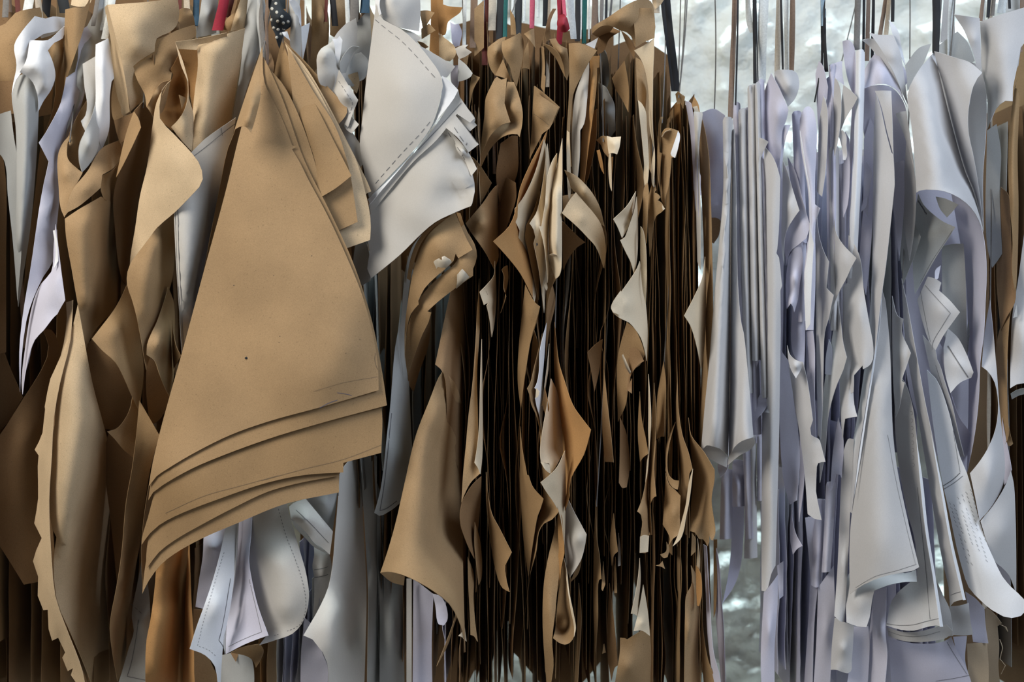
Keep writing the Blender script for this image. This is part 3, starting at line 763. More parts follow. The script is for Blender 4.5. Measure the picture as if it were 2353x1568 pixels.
B('kraft pattern with sticky tape patches curving out beneath the large white pattern', 1050)
S('K', '1070,352,4 1090,365,3 1130,421,4c 1115,450,6 1090,490,7 1070,515,7c 1070,480,5 1062,400,5', 0.2)
S('K', '1036,500,2 1022,507,2 1000,520,2 970,555,3 955,590,4 942,645,6c 935,640,5 945,590,3 962,550,2 978,532,1 1010,508,1', 0.2)
a = S('K', '1030,500,-1 1046,489,-1c 1056,512,-2 1070,545,-2 1086,574,-3c 1053,594,-3c 1047,583,-3c 1042,600,-3 1010,629,-2 975,664,-1 961,692,0c 962,700,0c 944,722,1 934,765,3 930,830,4c 930,760,3 938,690,2 955,605,1 985,540,-1 / 1010,570,-4')
PATCH(a, '996,602 1000,598 1021,588 1036,598 1038,603 1013,630 1008,626 1003,618', 'tape', 'sticky_tape')
a2 = S('KO', '1048,488,1c 1058,490,1c 1066,515,0c 1060,522,0c', 0.05)
b = S('K', '1060,500,1 1075,535,0 1090,560,-1 1096,590,-1 1087,618,-2c 1087,634,-2c 1047,662,-1 1005,695,0 982,716,0c 991,719,0c 985,740,1 972,766,2 958,801,4 937,864,7c 931,820,6 933,780,5 945,725,3 975,672,1 1015,632,-1 1050,600,-2 / 1060,600,-3 1030,645,-2')
PATCH(b, '1050,632 1062,618 1070,626 1079,637 1048,664 1050,648', 'tape', 'sticky_tape')
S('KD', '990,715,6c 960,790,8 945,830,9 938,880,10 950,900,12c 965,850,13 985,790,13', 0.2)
S('WG', '968,540,5 945,572,5 932,620,5 925,690,6 918,790,8 914,880,9c 924,840,9 932,760,9 940,660,8 958,570,6', 0.2)
w = S('WG', '922,690,8 915,760,6 908,800,5 896,940,4 889,1000,3 883,1062,2 874,1127,2 864,1165,2 860,1179,2c 872,1186,2 889,1179,2 916,1159,4 950,1110,10 945,1000,11 938,850,10 932,760,10 / 905,1050,2', 0.25)
LINE(w, '900,950 895,1000 889,1062 881,1127 873,1174c 886,1170 912,1152', w=1.8)

B('kraft paper cone with a wide curled hem hanging below the taped pattern', 1050)
S('KD', '1042,640,8c 1020,740,5 1008,800,3 1000,838,2c 1012,848,1 1020,860,1 1030,1000,6 1060,1100,14 1066,900,16 1075,700,16 1070,620,15 / 1030,760,4', 0.3)
S('K', '1018,852,1c 1008,868,1 985,925,0 956,1000,-2 930,1110,-4 909,1203,-6 890,1270,-7 874,1317,-6c 890,1314,-10 909,1317,-13 945,1330,-16 996,1359,-17 1032,1388,-16 1054,1427,-14 1066,1467,-11 1069,1499,-9c 1067,1430,-6 1065,1362,-2 1063,1217,9 1064,1080,16 1066,950,18c 1045,880,6 / 1000,930,-1 960,1120,-6 935,1230,-9 / 1040,1000,8 1030,1130,6 1020,1220,2 1010,1300,-7 / 990,1000,0 985,1150,-4 975,1250,-8|874,1317,-6c 890,1314,-10 909,1317,-13 930,1325,-8 928,1346,-3c 900,1338,-3', 0.2)
LINE_C = S('KD', '1062,1100,18c 1068,1000,18 1072,1200,18 1070,1400,16 1075,1500,15c 1066,1500,12', 0.1)

B('kraft and white paper edges in deep shadow left of the kraft cone', 980)
S('KD', '690,480,44c 870,470,44 1075,500,45c 1075,1600,46c 690,1600,46c', 0.8)  # dark backing added for the shade left of the cone
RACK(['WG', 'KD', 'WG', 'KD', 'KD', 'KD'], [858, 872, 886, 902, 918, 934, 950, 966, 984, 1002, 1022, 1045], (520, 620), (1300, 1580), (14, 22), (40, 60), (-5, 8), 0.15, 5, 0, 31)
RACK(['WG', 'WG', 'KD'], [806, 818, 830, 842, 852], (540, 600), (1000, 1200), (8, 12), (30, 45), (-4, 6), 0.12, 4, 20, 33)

B('tall grey-white paper sheets with a bright flared lower corner beneath the big fan', 800)
S('W', '780,1090,4c 777,1140,3 774,1180,2 770,1225,1 764,1300,0 755,1348,-2 737,1391,-4 697,1461,-7c 718,1470,-7 733,1489,-7 742,1500,-7c 752,1524,-6 755,1600,-6c 836,1600,0c 840,1478,3 842,1362,8 835,1217,12 828,1054,14c 800,1060,8 / 775,1400,-4 780,1500,-5 / 795,1200,4 805,1350,4 800,1480,1', 0.3)
S('WG', '826,1050,12c 850,1030,12 866,1050,13 866,1200,16 872,1340,18 876,1600,20c 843,1600,10c 845,1478,9 846,1362,11 838,1217,13 / 850,1300,10', 0.3)
S('WG', '862,1100,16c 880,1150,16 876,1300,18 925,1345,18 930,1600,18c 872,1600,14c 872,1400,15 866,1250,16 / 900,1450,13', 0.3)
RACK(['WG'], [852, 862, 874], (1040, 1080), (1500, 1600), (14, 18), (35, 50), (-3, 3), 0.1, 4, 20, 35)

B('white pattern with pointed lower corners and a rounded grey panel under the fan hem', 560)
a = S('WB', '520,1205,1c 547,1195,3c 543,1270,2 538,1326,1 530,1390,0 520,1440,0 513,1480,-1 505,1600,0c 500,1568,-2 494,1532,-3 472,1507,-4 436,1492,-6c 452,1440,-5 472,1384,-4 490,1330,-2 505,1275,-1 / 500,1400,-4', 0.2)
LINE(a, '515,1270 492,1345 470,1420 454,1485c 480,1495 498,1510', w=0.9, dash=(1, 1))
LINE(a, '530,1330 515,1420 505,1466 503,1472c 512,1485 516,1504', w=1.2)
b = S('WL', '548,1195,10c 580,1180,6c 577,1230,4 572,1290,1 577,1326,0 592,1391,-2 617,1461,-5c 599,1467,-4 559,1483,-2 519,1504,0c 521,1440,5 530,1380,9 538,1326,11 / 560,1380,2 / 550,1300,8', 0.2)
LINE(b, '572,1330 585,1385 601,1453c 580,1461 548,1475 525,1487', w=1.0)
S('W', '546,1197,2c 549,1195,4c 541,1326,4 520,1440,1 518,1504,-1c 513,1480,-1 524,1420,0 538,1326,1', 0.05)
c = S('W', '577,1180,6c 620,1165,4 656,1140,4c 664,1180,3 675,1217,2 690,1270,1 701,1308,0 708,1345,-1 710,1372,-1 704,1409,-1 693,1435,-1 672,1457,-1 635,1471,-1 596,1483,0c 610,1465,2 617,1459,2 592,1391,4 577,1326,5 572,1290,5 / 640,1300,-1 650,1400,-2', 0.2)
LINE(c, '640,1170 655,1225 680,1290 697,1345 703,1385 700,1412 690,1435 655,1453 615,1466', w=1.2, dash=(1, 1))
S('WG', '510,1506,8c 545,1500,6 575,1510,6 582,1530,6 584,1600,6c 505,1600,9c', 0.3)
S('K', '530,1500,4c 560,1487,3 597,1480,3c 606,1495,4 600,1515,3 588,1535,3c 582,1520,4 570,1510,5', 0.2)
S('KD', '530,1502,6c 540,1500,6 548,1505,6 542,1522,6c', 0.1)
RACK(['WL', 'WL', 'WL', 'W'], [642, 652, 663, 676, 690, 704, 718, 732, 745], (1280, 1400), (1590, 1640), (4, 8), (20, 35), (-8, 8), 0.2, 4, -4, 41)
S('WL', '700,1420,5c 720,1440,4 742,1505,3 752,1530,4 752,1600,5c 690,1600,5c 692,1500,4', 0.4)

B('folded white strips and a stepped white piece at the right of the rounded grey panel', 720)
w = S('W', '664,1165,2c 672,1158,2 702,1146,2c 730,1180,2 765,1222,1c 758,1275,1c 738,1258,1 719,1245,0 708,1230,0 688,1208,0 669,1193,0c / 700,1200,-2', 0.2)
LINE(w, '680,1172 710,1200 755,1248', w=1.0)
S('WG', '701,1148,4c 740,1135,3 776,1125,3c 770,1180,4 764,1224,5c 735,1195,4 / 750,1165,2', 0.2)
S('WG', '668,1193,1c 690,1209,1 708,1232,1 720,1247,1 757,1275,2c 720,1256,2 700,1235,2 680,1215,2', 0.05)
w = S('W', '720,1246,5c 745,1262,5 757,1276,5 760,1340,6 738,1392,6 719,1419,5c 722,1370,4 722,1326,4c 718,1300,4 722,1275,4 / 738,1320,3', 0.2)
LINE(w, '722,1310 740,1307 754,1303', w=1.0)
LINE(w, '722,1328 740,1325 754,1321', w=1.4)
RACK(['WL'], [690, 700, 710, 722], (1200, 1260), (1500, 1560), (8, 12), (26, 40), (-3, 5), 0.1, 4, 2, 43)

B('orange-brown curved kraft sheet and grey card hanging low at the left under the fan', 390)
S('KO', '360,1270,8 372,1285,4 400,1272,6 436,1240,14c 434,1290,18 430,1350,22 424,1470,22 424,1600,22c 335,1600,2c 334,1530,1 337,1471,2 346,1425,3 352,1380,4 358,1320,6 / 358,1420,2 352,1540,1 / 400,1400,10 390,1540,10', 0.3)
S('KO', '435,1240,8c 437,1310,7 440,1390,6 445,1470,5 446,1545,4c 450,1600,6c 420,1600,16c 424,1450,16 430,1300,12', 0.2)
w = S('WG', '330,1260,15 338,1330,15 345,1400,14 342,1480,14 338,1600,14c 262,1600,14c 280,1545,14 296,1490,15 308,1450,15 303,1420,16 318,1330,16 / 320,1430,13', 0.3)
LINE(w, '318,1425 312,1470 300,1530 292,1555c 315,1560 335,1564', w=1.4)
LINE(w, '300,1388 325,1410', w=1.0, dash=(2, 1))
S('WL', '468,1235,7c 490,1225,6 522,1210,6c 505,1290,5 490,1350,5 480,1370,6c 478,1385,7 468,1400,7c 449,1395,7c 458,1330,6 466,1280,6 / 488,1260,3', 0.2)
S('K', '445,1400,9c 470,1400,9c 480,1510,10 500,1560,10 500,1600,10c 440,1600,10c', 0.3)
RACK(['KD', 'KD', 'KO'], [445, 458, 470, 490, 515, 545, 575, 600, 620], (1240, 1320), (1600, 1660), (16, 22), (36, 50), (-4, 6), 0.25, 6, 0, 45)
# ================================================================ dark kraft stack in the centre
RELIEF[0] = 0.9
B('tightly packed dark kraft sheets hanging edge-on in the centre left', 1170)
S('KD', '1040,60,44c 1120,40,43 1200,70,44c 1204,700,45 1190,1420,45c 1150,1440,45 1060,1600,46c', 0.8)  # broad dark sheet added to shade the gaps in front of the wall
S('KD', '1056,90,24c 1100,80,23 1128,100,24c 1120,500,26 1110,900,26c 1070,900,27c', 0.6)  # nearer dark backing added for the shade at the top
for x, m, w, yb in ((1066, 'white', 8, 120), (1086, 'brown', 14, 110), (1108, 'white', 6, 90), (1114, 'maroon', 14, 150), (1130, 'beige', 18, 70), (1148, 'black', 16, 90), (1160, 'teal', 10, 85), (1176, 'white', 5, 60), (1190, 'black', 16, 80), (1204, 'white', 5, 50)):
    R(m, '%d,-40,%d %d,%d,%d' % (x + 3, 14, x, yb, 9), w)
RACK(['KD', 'K', 'K'], [1062, 1074, 1086, 1096, 1107, 1116, 1126, 1136, 1147, 1156, 1166, 1177, 1188, 1199], (50, 140), (1520, 1680), (9, 15), (38, 62), (-26, 26), 0.26, 9, 0, 51)
RACK(['KD', 'K', 'KD'], [1070, 1093, 1104, 1122, 1141, 1160, 1173, 1184], (180, 320), (1300, 1560), (8, 13), (34, 50), (-30, 30), 0.16, 8, 0, 52)
B('tightly packed dark kraft sheets edge-on behind the cream leaf-shaped folds', 1290)
S('KD', '1190,50,44c 1290,70,43 1410,60,44c 1414,700,45 1400,1500,46c 1290,1600,45 1180,1500,46c', 0.8)  # added dark backing, closes the gaps behind the cream folds with shade
S('KD', '1240,110,24c 1290,95,23 1345,120,24c 1340,500,25 1330,800,26c 1250,800,26c', 0.6)  # added dark sheet for the shade above the cream folds
for x, m, w, yb in ((1222, 'pink', 12, 65), (1236, 'white', 6, 40), (1252, 'black', 12, 60), (1327, 'black', 13, 95), (1334, 'white', 4, 90), (1342, 'teal', 11, 100), (1353, 'white', 4, 90), (1366, 'brown', 16, 80), (1382, 'grey', 8, 60), (1392, 'black', 6, 70)):
    R(m, '%d,-40,%d %d,%d,%d' % (x + 2, 13, x, yb, 9), w)
RACK(['KD', 'K', 'K'], [1210, 1221, 1232, 1244, 1255, 1266, 1277, 1288, 1299, 1310, 1321, 1332, 1343, 1354, 1365, 1376, 1387], (60, 150), (1520, 1690), (9, 15), (38, 62), (-26, 26), 0.26, 9, 0, 53)
RACK(['KD', 'K', 'KD'], [1215, 1230, 1248, 1302, 1315, 1330, 1346, 1362, 1378, 1390], (180, 320), (1180, 1480), (8, 13), (34, 50), (-30, 30), 0.16, 8, 0, 54)
B('tightly packed dark kraft sheets hanging edge-on at centre right under the high curled loop', 1450)
S('KD', '1395,110,40c 1470,90,39 1540,130,40c 1545,700,42 1500,1220,42c 1440,1300,42 1390,1400,43c', 0.8)  # dark backing added, stands for shade under the curled loop
R('black', '1530,-40,8 1556,210,10', 14)
R('black', '1520,-40,10 1548,210,12', 12)
R('grey', '1408,-40,14 1400,60,12', 5)
RACK(['KD', 'K', 'K'], [1398, 1409, 1420, 1431, 1442, 1453, 1464, 1475, 1486, 1497, 1508, 1519, 1530], (90, 200), (1250, 1680), (9, 15), (38, 60), (-26, 26), 0.26, 9, 0, 55)
RACK(['KD', 'K', 'KD'], [1400, 1414, 1428, 1438, 1452, 1496, 1508, 1522, 1536], (200, 330), (1080, 1330), (8, 13), (30, 46), (-30, 30), 0.16, 8, 0, 56)
B('row of kraft sheets with curved right edges next to the white rolled sheets', 1580)
RACK(['K', 'KD', 'K', 'KO'], [1542, 1549, 1556, 1563, 1570, 1577, 1584, 1592, 1600], (212, 300), (1120, 1500), (4, 9), (34, 50), (-5, 8), 0.08, 3, 14, 57)
RACK(['K', 'KD'], [1540, 1548, 1555, 1562, 1572, 1580, 1590], (235, 300), (1180, 1280), (5, 9), (26, 40), (-8, 8), 0.08, 5, 8, 58)

B('brown kraft pieces with curved tops just right of the large white pattern', 1160)
R('brown', '1092,-40,12 1090,60,11', 18)
S('K', '1090,20,9c 1112,0,9c 1112,110,10 1090,130,11c', 0.3)
S('K', '1122,108,6c 1135,98,5 1150,88,5 1162,84,5c 1157,110,5 1154,134,5 1138,174,5c 1128,160,5 1122,140,5 1120,122,6 / 1140,120,3')
S('K', '1154,96,2c 1175,86,1 1195,75,2c 1202,90,3 1202,120,3 1197,155,3 1187,200,4c 1178,180,3 1172,155,2 1158,130,1 1153,112,1 / 1175,110,0')
S('K', '1138,173,5c 1156,136,4c 1165,160,4 1176,188,5c 1160,180,4')
S('K', '1204,78,2c 1217,70,1 1227,65,2c 1228,85,2 1230,110,2c 1217,92,1')
S('K', '1214,95,5c 1217,160,5c 1205,156,5 1200,158,5c 1204,120,5', 0.1)
S('K', '1060,105,6c 1078,120,6 1070,170,7c', 0.2)
S('K', '1084,170,5 1103,178,4c 1088,205,5 1078,250,6c 1080,200,6', 0.2)
S('K', '1136,182,0c 1142,176,0 1152,183,0 1165,179,0c 1162,207,-1 1159,237,-1c 1166,260,-2 1173,281,-2c 1155,286,-2 1142,295,-1 1125,315,0 1112,342,2 1105,358,4c 1107,320,3 1113,270,2 1117,223,1 1125,205,0 / 1135,240,-2 1125,290,-1', 0.15)
S('K', '1166,188,2c 1181,189,2c 1188,206,1 1196,232,0 1201,258,-1 1200,285,-1 1194,315,-2c 1189,309,-2 1178,308,-2 1167,310,-1 1150,318,1 1130,338,3 1112,370,5 1104,388,6c 1104,358,5 1125,312,3 1142,293,3 1173,281,2 1160,240,2 1162,210,2 / 1180,250,-1', 0.15)
S('KD', '1150,330,6c 1175,312,4c 1190,312,5c 1188,400,9 1170,440,11 1148,470,11c 1140,400,8', 0.2)
RACK(['KL', 'K', 'KL'], [1087, 1092, 1098, 1103], (240, 262), (470, 560), (3, 6), (20, 30), (-3, 3), 0.1, 3, 2, 61)
S('K', '1139,428,4 1128,440,3 1116,458,2 1070,514,3c 1083,535,2 1096,553,1 1115,580,1 1136,620,4c 1146,590,10 1152,500,14 1150,420,14c / 1110,510,-1', 0.15)
S('KD', '1150,400,12 1185,420,4 1186,455,5 1172,500,6 1150,560,10 1138,520,12c', 0.2)

B('kraft piece with a sharp right corner and drawn cross lines above the cream folds', 1235)
w = S('K', '1227,198,0c 1240,218,0 1246,222,0c 1283,247,0c 1275,268,0 1262,296,0 1257,300,0c 1245,309,1 1243,315,1c 1230,340,2 1217,366,4c 1221,310,3 1224,255,2 / 1240,260,-1', 0.12)
LINE(w, '1225,261 1243,273 1262,288', 'pencil', 0.8)
w = S('K', '1228,197,2c 1250,214,1 1286,246,1c 1280,262,1 1270,285,2c 1240,240,2', 0.08)
S('K', '1248,100,1c 1265,106,0 1283,122,0 1295,150,2 1299,178,4c 1290,160,4 1278,135,3 1262,116,2', 0.1)
S('K', '1262,90,1c 1277,88,1 1285,102,1 1303,112,2c 1308,160,4 1303,185,5 1298,175,4c 1292,150,3 1280,125,2 / 1290,120,0', 0.15)
S('K', '1244,106,3c 1250,110,2 1252,160,2 1251,172,1c 1254,176,1 1251,215,2c 1243,200,4 1246,150,5', 0.1)
S('K', '1255,60,3c 1262,35,2 1270,20,3 1278,20,4c 1270,35,4 1264,55,4 1266,90,5c 1256,95,4 1252,80,4', 0.3)
S('K', '1172,22,6c 1182,40,5 1186,80,6c 1174,80,6', 0.3)
B('bright red cloth ribbon tied in a knot above the centre kraft stack', 1290, 'knotted_ribbon', 'ribbon')
R('pink', '1292,-40,6 1298,36,4', 8)
R('red', '1284,-40,6 1288,50,5 1284,102,6', 14)
S('red', '1284,35,3c 1296,32,1 1302,40,1 1309,66,2c 1300,74,2 1285,72,3c 1280,55,3 / 1295,55,-2', 0.8, name='ribbon_knot')

B('cream kraft sheets fanned in leaf-shaped folds with a rolled edge in the centre', 1262)
R('beige', '1262,-40,16 1258,200,10', 8)
S('KO', '1258,298,1c 1240,335,0 1222,370,-1 1196,430,-3 1183,490,-4 1170,520,-5 1133,555,-7c 1150,573,-6 1172,598,-5 1195,628,-3 1224,685,2c 1222,600,5 1215,560,6 1205,520,5 1210,440,4 1245,360,4 / 1165,555,-5 1195,590,-2', 0.2)
S('KC', '1250,320,1 1230,395,0 1205,450,-2 1183,480,-3c 1184,510,-2 1194,530,0 1189,555,0 1190,582,0 1205,622,1 1228,695,4c 1236,650,6 1228,600,6 1230,500,7 1242,430,7 1257,345,6 / 1205,510,2', 0.3)
S('K', '1240,440,4 1228,480,2 1209,518,2c 1206,545,2 1212,570,2 1218,600,2 1238,690,5c 1240,620,7 1240,520,8', 0.2)
S('KC', '1258,330,3 1247,420,1 1235,482,-1 1217,514,-3c 1226,528,-2 1230,545,-1 1226,560,-1 1238,620,1 1250,720,6c 1257,640,9 1262,480,9 1263,380,7 / 1245,520,-2', 0.25)
PATCH(S('KC', '1280,352,0 1268,372,-1 1258,405,-3 1252,470,-3 1244,520,-3 1238,520,-3 1246,545,-3 1253,585,-2 1258,650,1c 1264,600,4 1268,500,4 1279,420,3 / 1260,470,-3', 0.2), '1232,560 1235,558 1236,563 1233,566', 'black', 'punched_hole')
S('KC', '1281,378,1c 1292,318,-1c 1292,400,-3 1291,520,-3 1291,592,-2 1290,615,-2 1285,634,-1 1277,641,1c 1272,628,2 1262,600,3 1260,587,1c 1261,520,1 1264,440,1 / 1276,450,-4 1276,560,-4|1260,586,1c 1266,584,-3 1273,584,-3 1283,590,-2 1290,605,-2 1286,632,0 1277,641,2c 1275,615,5 1266,597,6', 0.1)
S('K', '1264,600,4c 1274,620,5 1278,640,4c 1268,660,5 1258,700,6 1253,760,7c 1255,690,7 1258,640,6', 0.1)
S('KC', '1250,655,2c 1255,648,2 1258,662,3 1256,668,3c 1253,664,2', 0.05)
S('KD', '1258,700,6 1268,648,6c 1276,690,8 1262,760,9 1254,830,10c', 0.1)

B('long kraft strip with a pointed upper right corner beside a grey-white strip', 1340)
R('white', '1308,-40,8 1318,90,6', 16)
S('K', '1307,100,0c 1320,99,-1 1331,99,-1c 1350,105,-1 1372,116,-1c 1353,143,-1 1338,172,0 1318,215,1 1312,260,3 1310,320,3 1313,383,4c 1306,386,4 1302,350,3 1303,290,2 1307,230,1 1308,160,0 / 1325,130,-2', 0.15)
S('WB', '1345,102,2c 1360,95,2 1375,86,2c 1370,100,2 1366,112,2c', 0.1)
S('W', '1354,143,4c 1353,180,3 1349,230,2 1342,285,2 1333,300,2c 1332,360,3 1327,412,4c 1317,414,9 1314,340,9 1315,290,8 1322,220,6 1340,168,5c / 1342,210,2 1332,280,3', 0.15)
S('KC', '1303,300,0 1308,305,-1 1310,350,0 1312,440,1 1308,470,1c 1304,430,1 1302,350,0', 0.1)
S('KO', '1356,130,3c 1378,128,3c 1377,155,3c 1372,156,3c 1371,190,2 1366,240,2 1353,335,3 1342,424,5c 1333,420,9 1336,330,9 1343,260,8 1353,190,6 / 1362,180,1 1355,260,2', 0.15)
S('KD', '1356,260,8 1372,250,6 1370,320,6 1352,410,7c 1345,420,9', 0.2)
S('WG', '1375,190,13 1392,200,10 1400,215,10 1412,240,9 1413,270,10 1415,300,12c 1398,320,14 1384,330,16 1368,300,16c / 1395,260,9', 0.4)
S('WG', '1376,100,18 1392,120,16 1400,180,15 1396,200,14c 1380,200,17', 0.4)

B('pale curved kraft flaps crossing below the long pointed strip', 1350)
S('KL', '1323,442,0 1310,458,-2 1291,490,-4c 1330,525,-3 1350,546,-2 1368,566,-1 1388,617,5c 1392,580,6 1389,545,5 1380,514,4 1364,490,2 1345,468,1c / 1340,500,-3', 0.15)
S('KL', '1297,391,0c 1308,396,-1 1325,405,-1 1345,424,0 1365,450,2 1379,478,4 1388,520,7c 1381,515,7 1370,500,6 1345,470,3 1312,432,1c 1307,415,0 / 1345,440,-1', 0.15)
S('K', '1293,450,5c 1320,445,5c 1300,490,5 1294,505,6c', 0.1)
S('KD', '1292,508,6c 1330,545,4 1345,557,4 1325,570,5 1308,592,7 1294,620,9c', 0.15)
S('WG', '1312,570,12c 1310,620,11 1304,690,11 1297,740,12 1295,790,12 1303,860,11 1308,930,11 1309,945,12c 1300,930,13 1290,860,14 1288,780,14 1295,680,14 1304,600,14', 0.2)
S('KC', '1406,316,1c 1427,314,0c 1423,340,-1 1418,355,-1c 1408,352,-1 1399,354,0c 1397,340,1 1394,312,1c / 1410,330,-1', 0.1)
S('KC', '1400,352,2c 1404,354,1 1405,390,2 1406,440,3c 1402,430,3 1398,380,3', 0.1)
S('K', '1370,322,6c 1385,312,4 1396,314,4 1400,340,3 1398,362,4 1388,350,5 1380,332,6', 0.2)
S('KO', '1371,346,4c 1378,344,3c 1384,370,3 1388,400,4c 1382,390,5', 0.1)
S('KO', '1404,362,4c 1409,360,4 1408,380,5 1405,410,6c', 0.1)

B('kraft loop curling over at the top with a long cream front strip', 1490)
R('beige', '1505,-40,6 1508,30,4', 16)
S('KL', '1497,-14,3c 1530,-10,4 1520,8,4 1506,22,4c 1500,8,4', 0.6)
S('K', '1360,78,0c 1362,62,-1 1378,51,-2 1400,38,-3 1423,22,-4 1450,6,-4 1480,-4,-2 1496,4,1 1504,40,2 1504,88,1c 1480,96,0 1460,109,1c 1455,96,1 1450,83,0 1440,74,-1 1426,70,-1 1410,62,-2 1396,58,-2 1380,61,-2 / 1420,45,-5 1450,45,-4|1360,78,0c 1380,61,-2 1396,58,-2 1410,62,-1 1400,75,8 1375,85,10', 0.15)
S('K', '1453,20,-2c 1480,18,-3 1497,18,-3c 1503,40,-2 1506,62,-2c 1503,88,-2c 1480,97,-2 1461,109,-2c 1459,80,-3 1457,55,-3', 0.1)
S('KD', '1376,84,10 1405,64,7 1426,72,3c 1400,90,8 1385,120,10 1372,125,11c', 0.15)
S('KD', '1427,70,2c 1445,85,2 1460,112,2c 1458,135,3 1445,112,4', 0.1)
S('KC', '1457,116,0c 1480,104,-1 1503,88,-2c 1503,120,-2 1501,159,-2 1500,220,-2 1500,290,-1 1504,345,1c 1494,300,2 1491,255,2 1490,208,2 1482,160,0 1472,135,0 / 1490,130,-1', 0.12)
S('K', '1461,132,2c 1473,140,2 1482,162,2 1490,208,3 1493,260,5 1494,340,6 1497,400,6c 1489,380,6 1486,310,5 1483,265,3 1474,243,1 1465,232,0c 1463,190,1', 0.12)
S('KC', '1466,230,-1c 1476,240,-1 1484,258,-1 1487,300,0 1490,350,0 1491,390,0 1488,420,0 1482,434,1c 1479,400,1 1480,382,0 1476,330,-1 1470,270,-2', 0.12)
S('K', '1480,432,1 1488,418,0 1491,440,0 1489,480,0 1486,560,2c 1478,540,3 1478,490,2', 0.1)
S('KC', '1497,380,1 1504,340,0 1505,370,0 1502,430,1c 1498,420,1', 0.1)
S('K', '1406,180,8c 1420,160,7 1435,140,5c 1445,200,4 1444,258,4c 1430,230,6 1415,205,7', 0.2)

B('cream triangular kraft flaps pointing left in the middle of the stack', 1465)
S('KC', '1461,440,0 1440,474,-3 1409,504,-6c 1418,520,-5 1429,547,-3c 1440,530,-1 1448,508,1 1457,476,3 / 1435,500,0 1440,520,1', 0.1)
S('KC', '1463,452,0 1457,485,-1 1447,515,-2 1441,533,-3 1436,545,-3 1425,552,-4c 1437,578,-3 1450,605,-1 1457,632,1c 1463,600,3 1466,520,3', 0.1)
S('KC', '1470,600,1 1463,618,0 1446,645,-2 1418,683,-4 1407,697,-5 1404,708,-5 1408,718,-5 1425,732,-4 1446,742,-3 1460,758,-2 1472,776,-1 1480,800,0 1486,830,2c 1488,760,4 1483,690,5 1477,640,4 / 1445,700,-3|1426,668,-5 1407,697,-6 1404,708,-6 1410,719,-6c 1430,726,-5c 1432,700,-5', 0.12)
S('KC', '1472,520,1 1478,530,0 1484,565,0 1486,640,1 1484,700,2c 1476,660,2 1472,600,2', 0.1)
S('K', '1496,430,2 1502,415,1c 1507,432,1 1508,437,1c 1502,445,1 1503,442,1c 1512,446,0 1518,453,0c 1513,459,0 1511,460,0c 1520,466,0 1528,480,-1c 1520,488,0 1508,497,1 1502,515,2 1498,560,3 1493,590,4c 1490,540,3 1489,470,3 / 1503,475,1', 0.15)
S('KC', '1521,471,-2c 1528,480,-2c 1523,484,-2c', 0.05)
S('K', '1440,740,6c 1460,758,6 1475,790,5 1482,815,5c 1470,840,6 1455,850,6 1443,895,6c 1438,930,8 1420,970,10 1420,820,8', 0.2)
PATCH(S('KD', '1446,800,5c 1462,800,4 1480,830,4c 1468,838,4 1450,862,5 1440,905,5c 1446,850,6', 0.15), '1429,817 1432,814 1440,832 1450,855 1447,860 1438,845', 'tape', 'sticky_tape', lift=1.5)
S('KD', '1440,895,5c 1452,870,4 1452,905,4 1445,900,4', 0.15)
S('KD', '1385,780,7 1370,790,5 1350,810,4c 1358,850,5 1366,900,7 1375,860,8', 0.15)
B('kraft piece folded over at its top edge with a curled white-lit corner', 1535)
S('K', '1519,312,1 1524,300,0 1531,294,-1 1548,297,-2 1560,301,-2c 1560,330,-3 1553,362,-3c 1543,362,-1c 1541,390,0 1536,430,1 1530,452,2 1528,475,3c 1520,460,4 1522,380,3 1520,330,2 / 1540,330,0', 0.1)
S('WB', '1558,301,-3c 1562,308,-3 1558,340,-4 1551,363,-4c 1543,358,-3 1541,353,-3c 1552,320,-3', 0.05)  # light on the curled corner put in as white paper
S('KC', '1520,315,-1c 1528,303,-2 1540,298,-2 1543,304,-1c 1532,304,0 1523,315,1', 0.08)
S('K', '1513,285,3c 1517,270,2 1524,269,2c 1519,285,1 1518,320,1 1516,350,2c 1521,352,1 1518,380,2 1517,440,3c 1511,400,4', 0.1)
B('pale kraft flap pointing left beside the white rolled sheets', 1600)
S('KC', '1620,590,3c 1613,640,1 1596,680,-2 1572,726,-5c 1586,748,-4 1598,785,-2 1611,848,3c 1618,800,6 1622,700,7 / 1600,725,-1', 0.12)
S('K', '1606,262,6 1612,270,5 1622,310,4 1630,370,3 1633,450,3 1636,560,3 1638,680,3 1638,760,3 1632,850,3 1626,930,3 1615,1040,5 1610,1100,5c 1606,1000,9 1613,850,9 1616,700,9 1617,560,9 1612,450,9 1605,340,8', 0.15)
S('WL', '1575,232,1c 1588,238,0 1592,260,0 1600,300,1 1602,380,2 1606,500,4c 1598,480,6 1592,380,5 1586,300,4 1580,262,3', 0.1)
S('W', '1594,258,0c 1613,258,0c 1615,262,0c 1611,290,0 1607,330,1 1607,400,2 1610,480,3 1610,620,4c 1602,600,6 1600,480,5 1598,380,3 1597,310,1 / 1604,300,-1', 0.1)
S('KO', '1588,245,4c 1595,222,4c 1605,240,4 1608,258,4c', 0.1)
S('KC', '1592,246,2c 1602,243,2c 1606,257,2c 1597,257,2c', 0.1)
S('K', '1552,216,3c 1558,210,2 1566,218,2 1566,236,3c 1556,240,3', 0.2)
S('K', '1564,238,3c 1568,218,2 1574,222,2 1570,250,3c', 0.1)
S('WL', '1607,395,0c 1610,405,0 1610,440,1 1612,448,1c 1609,450,1', 0.05)

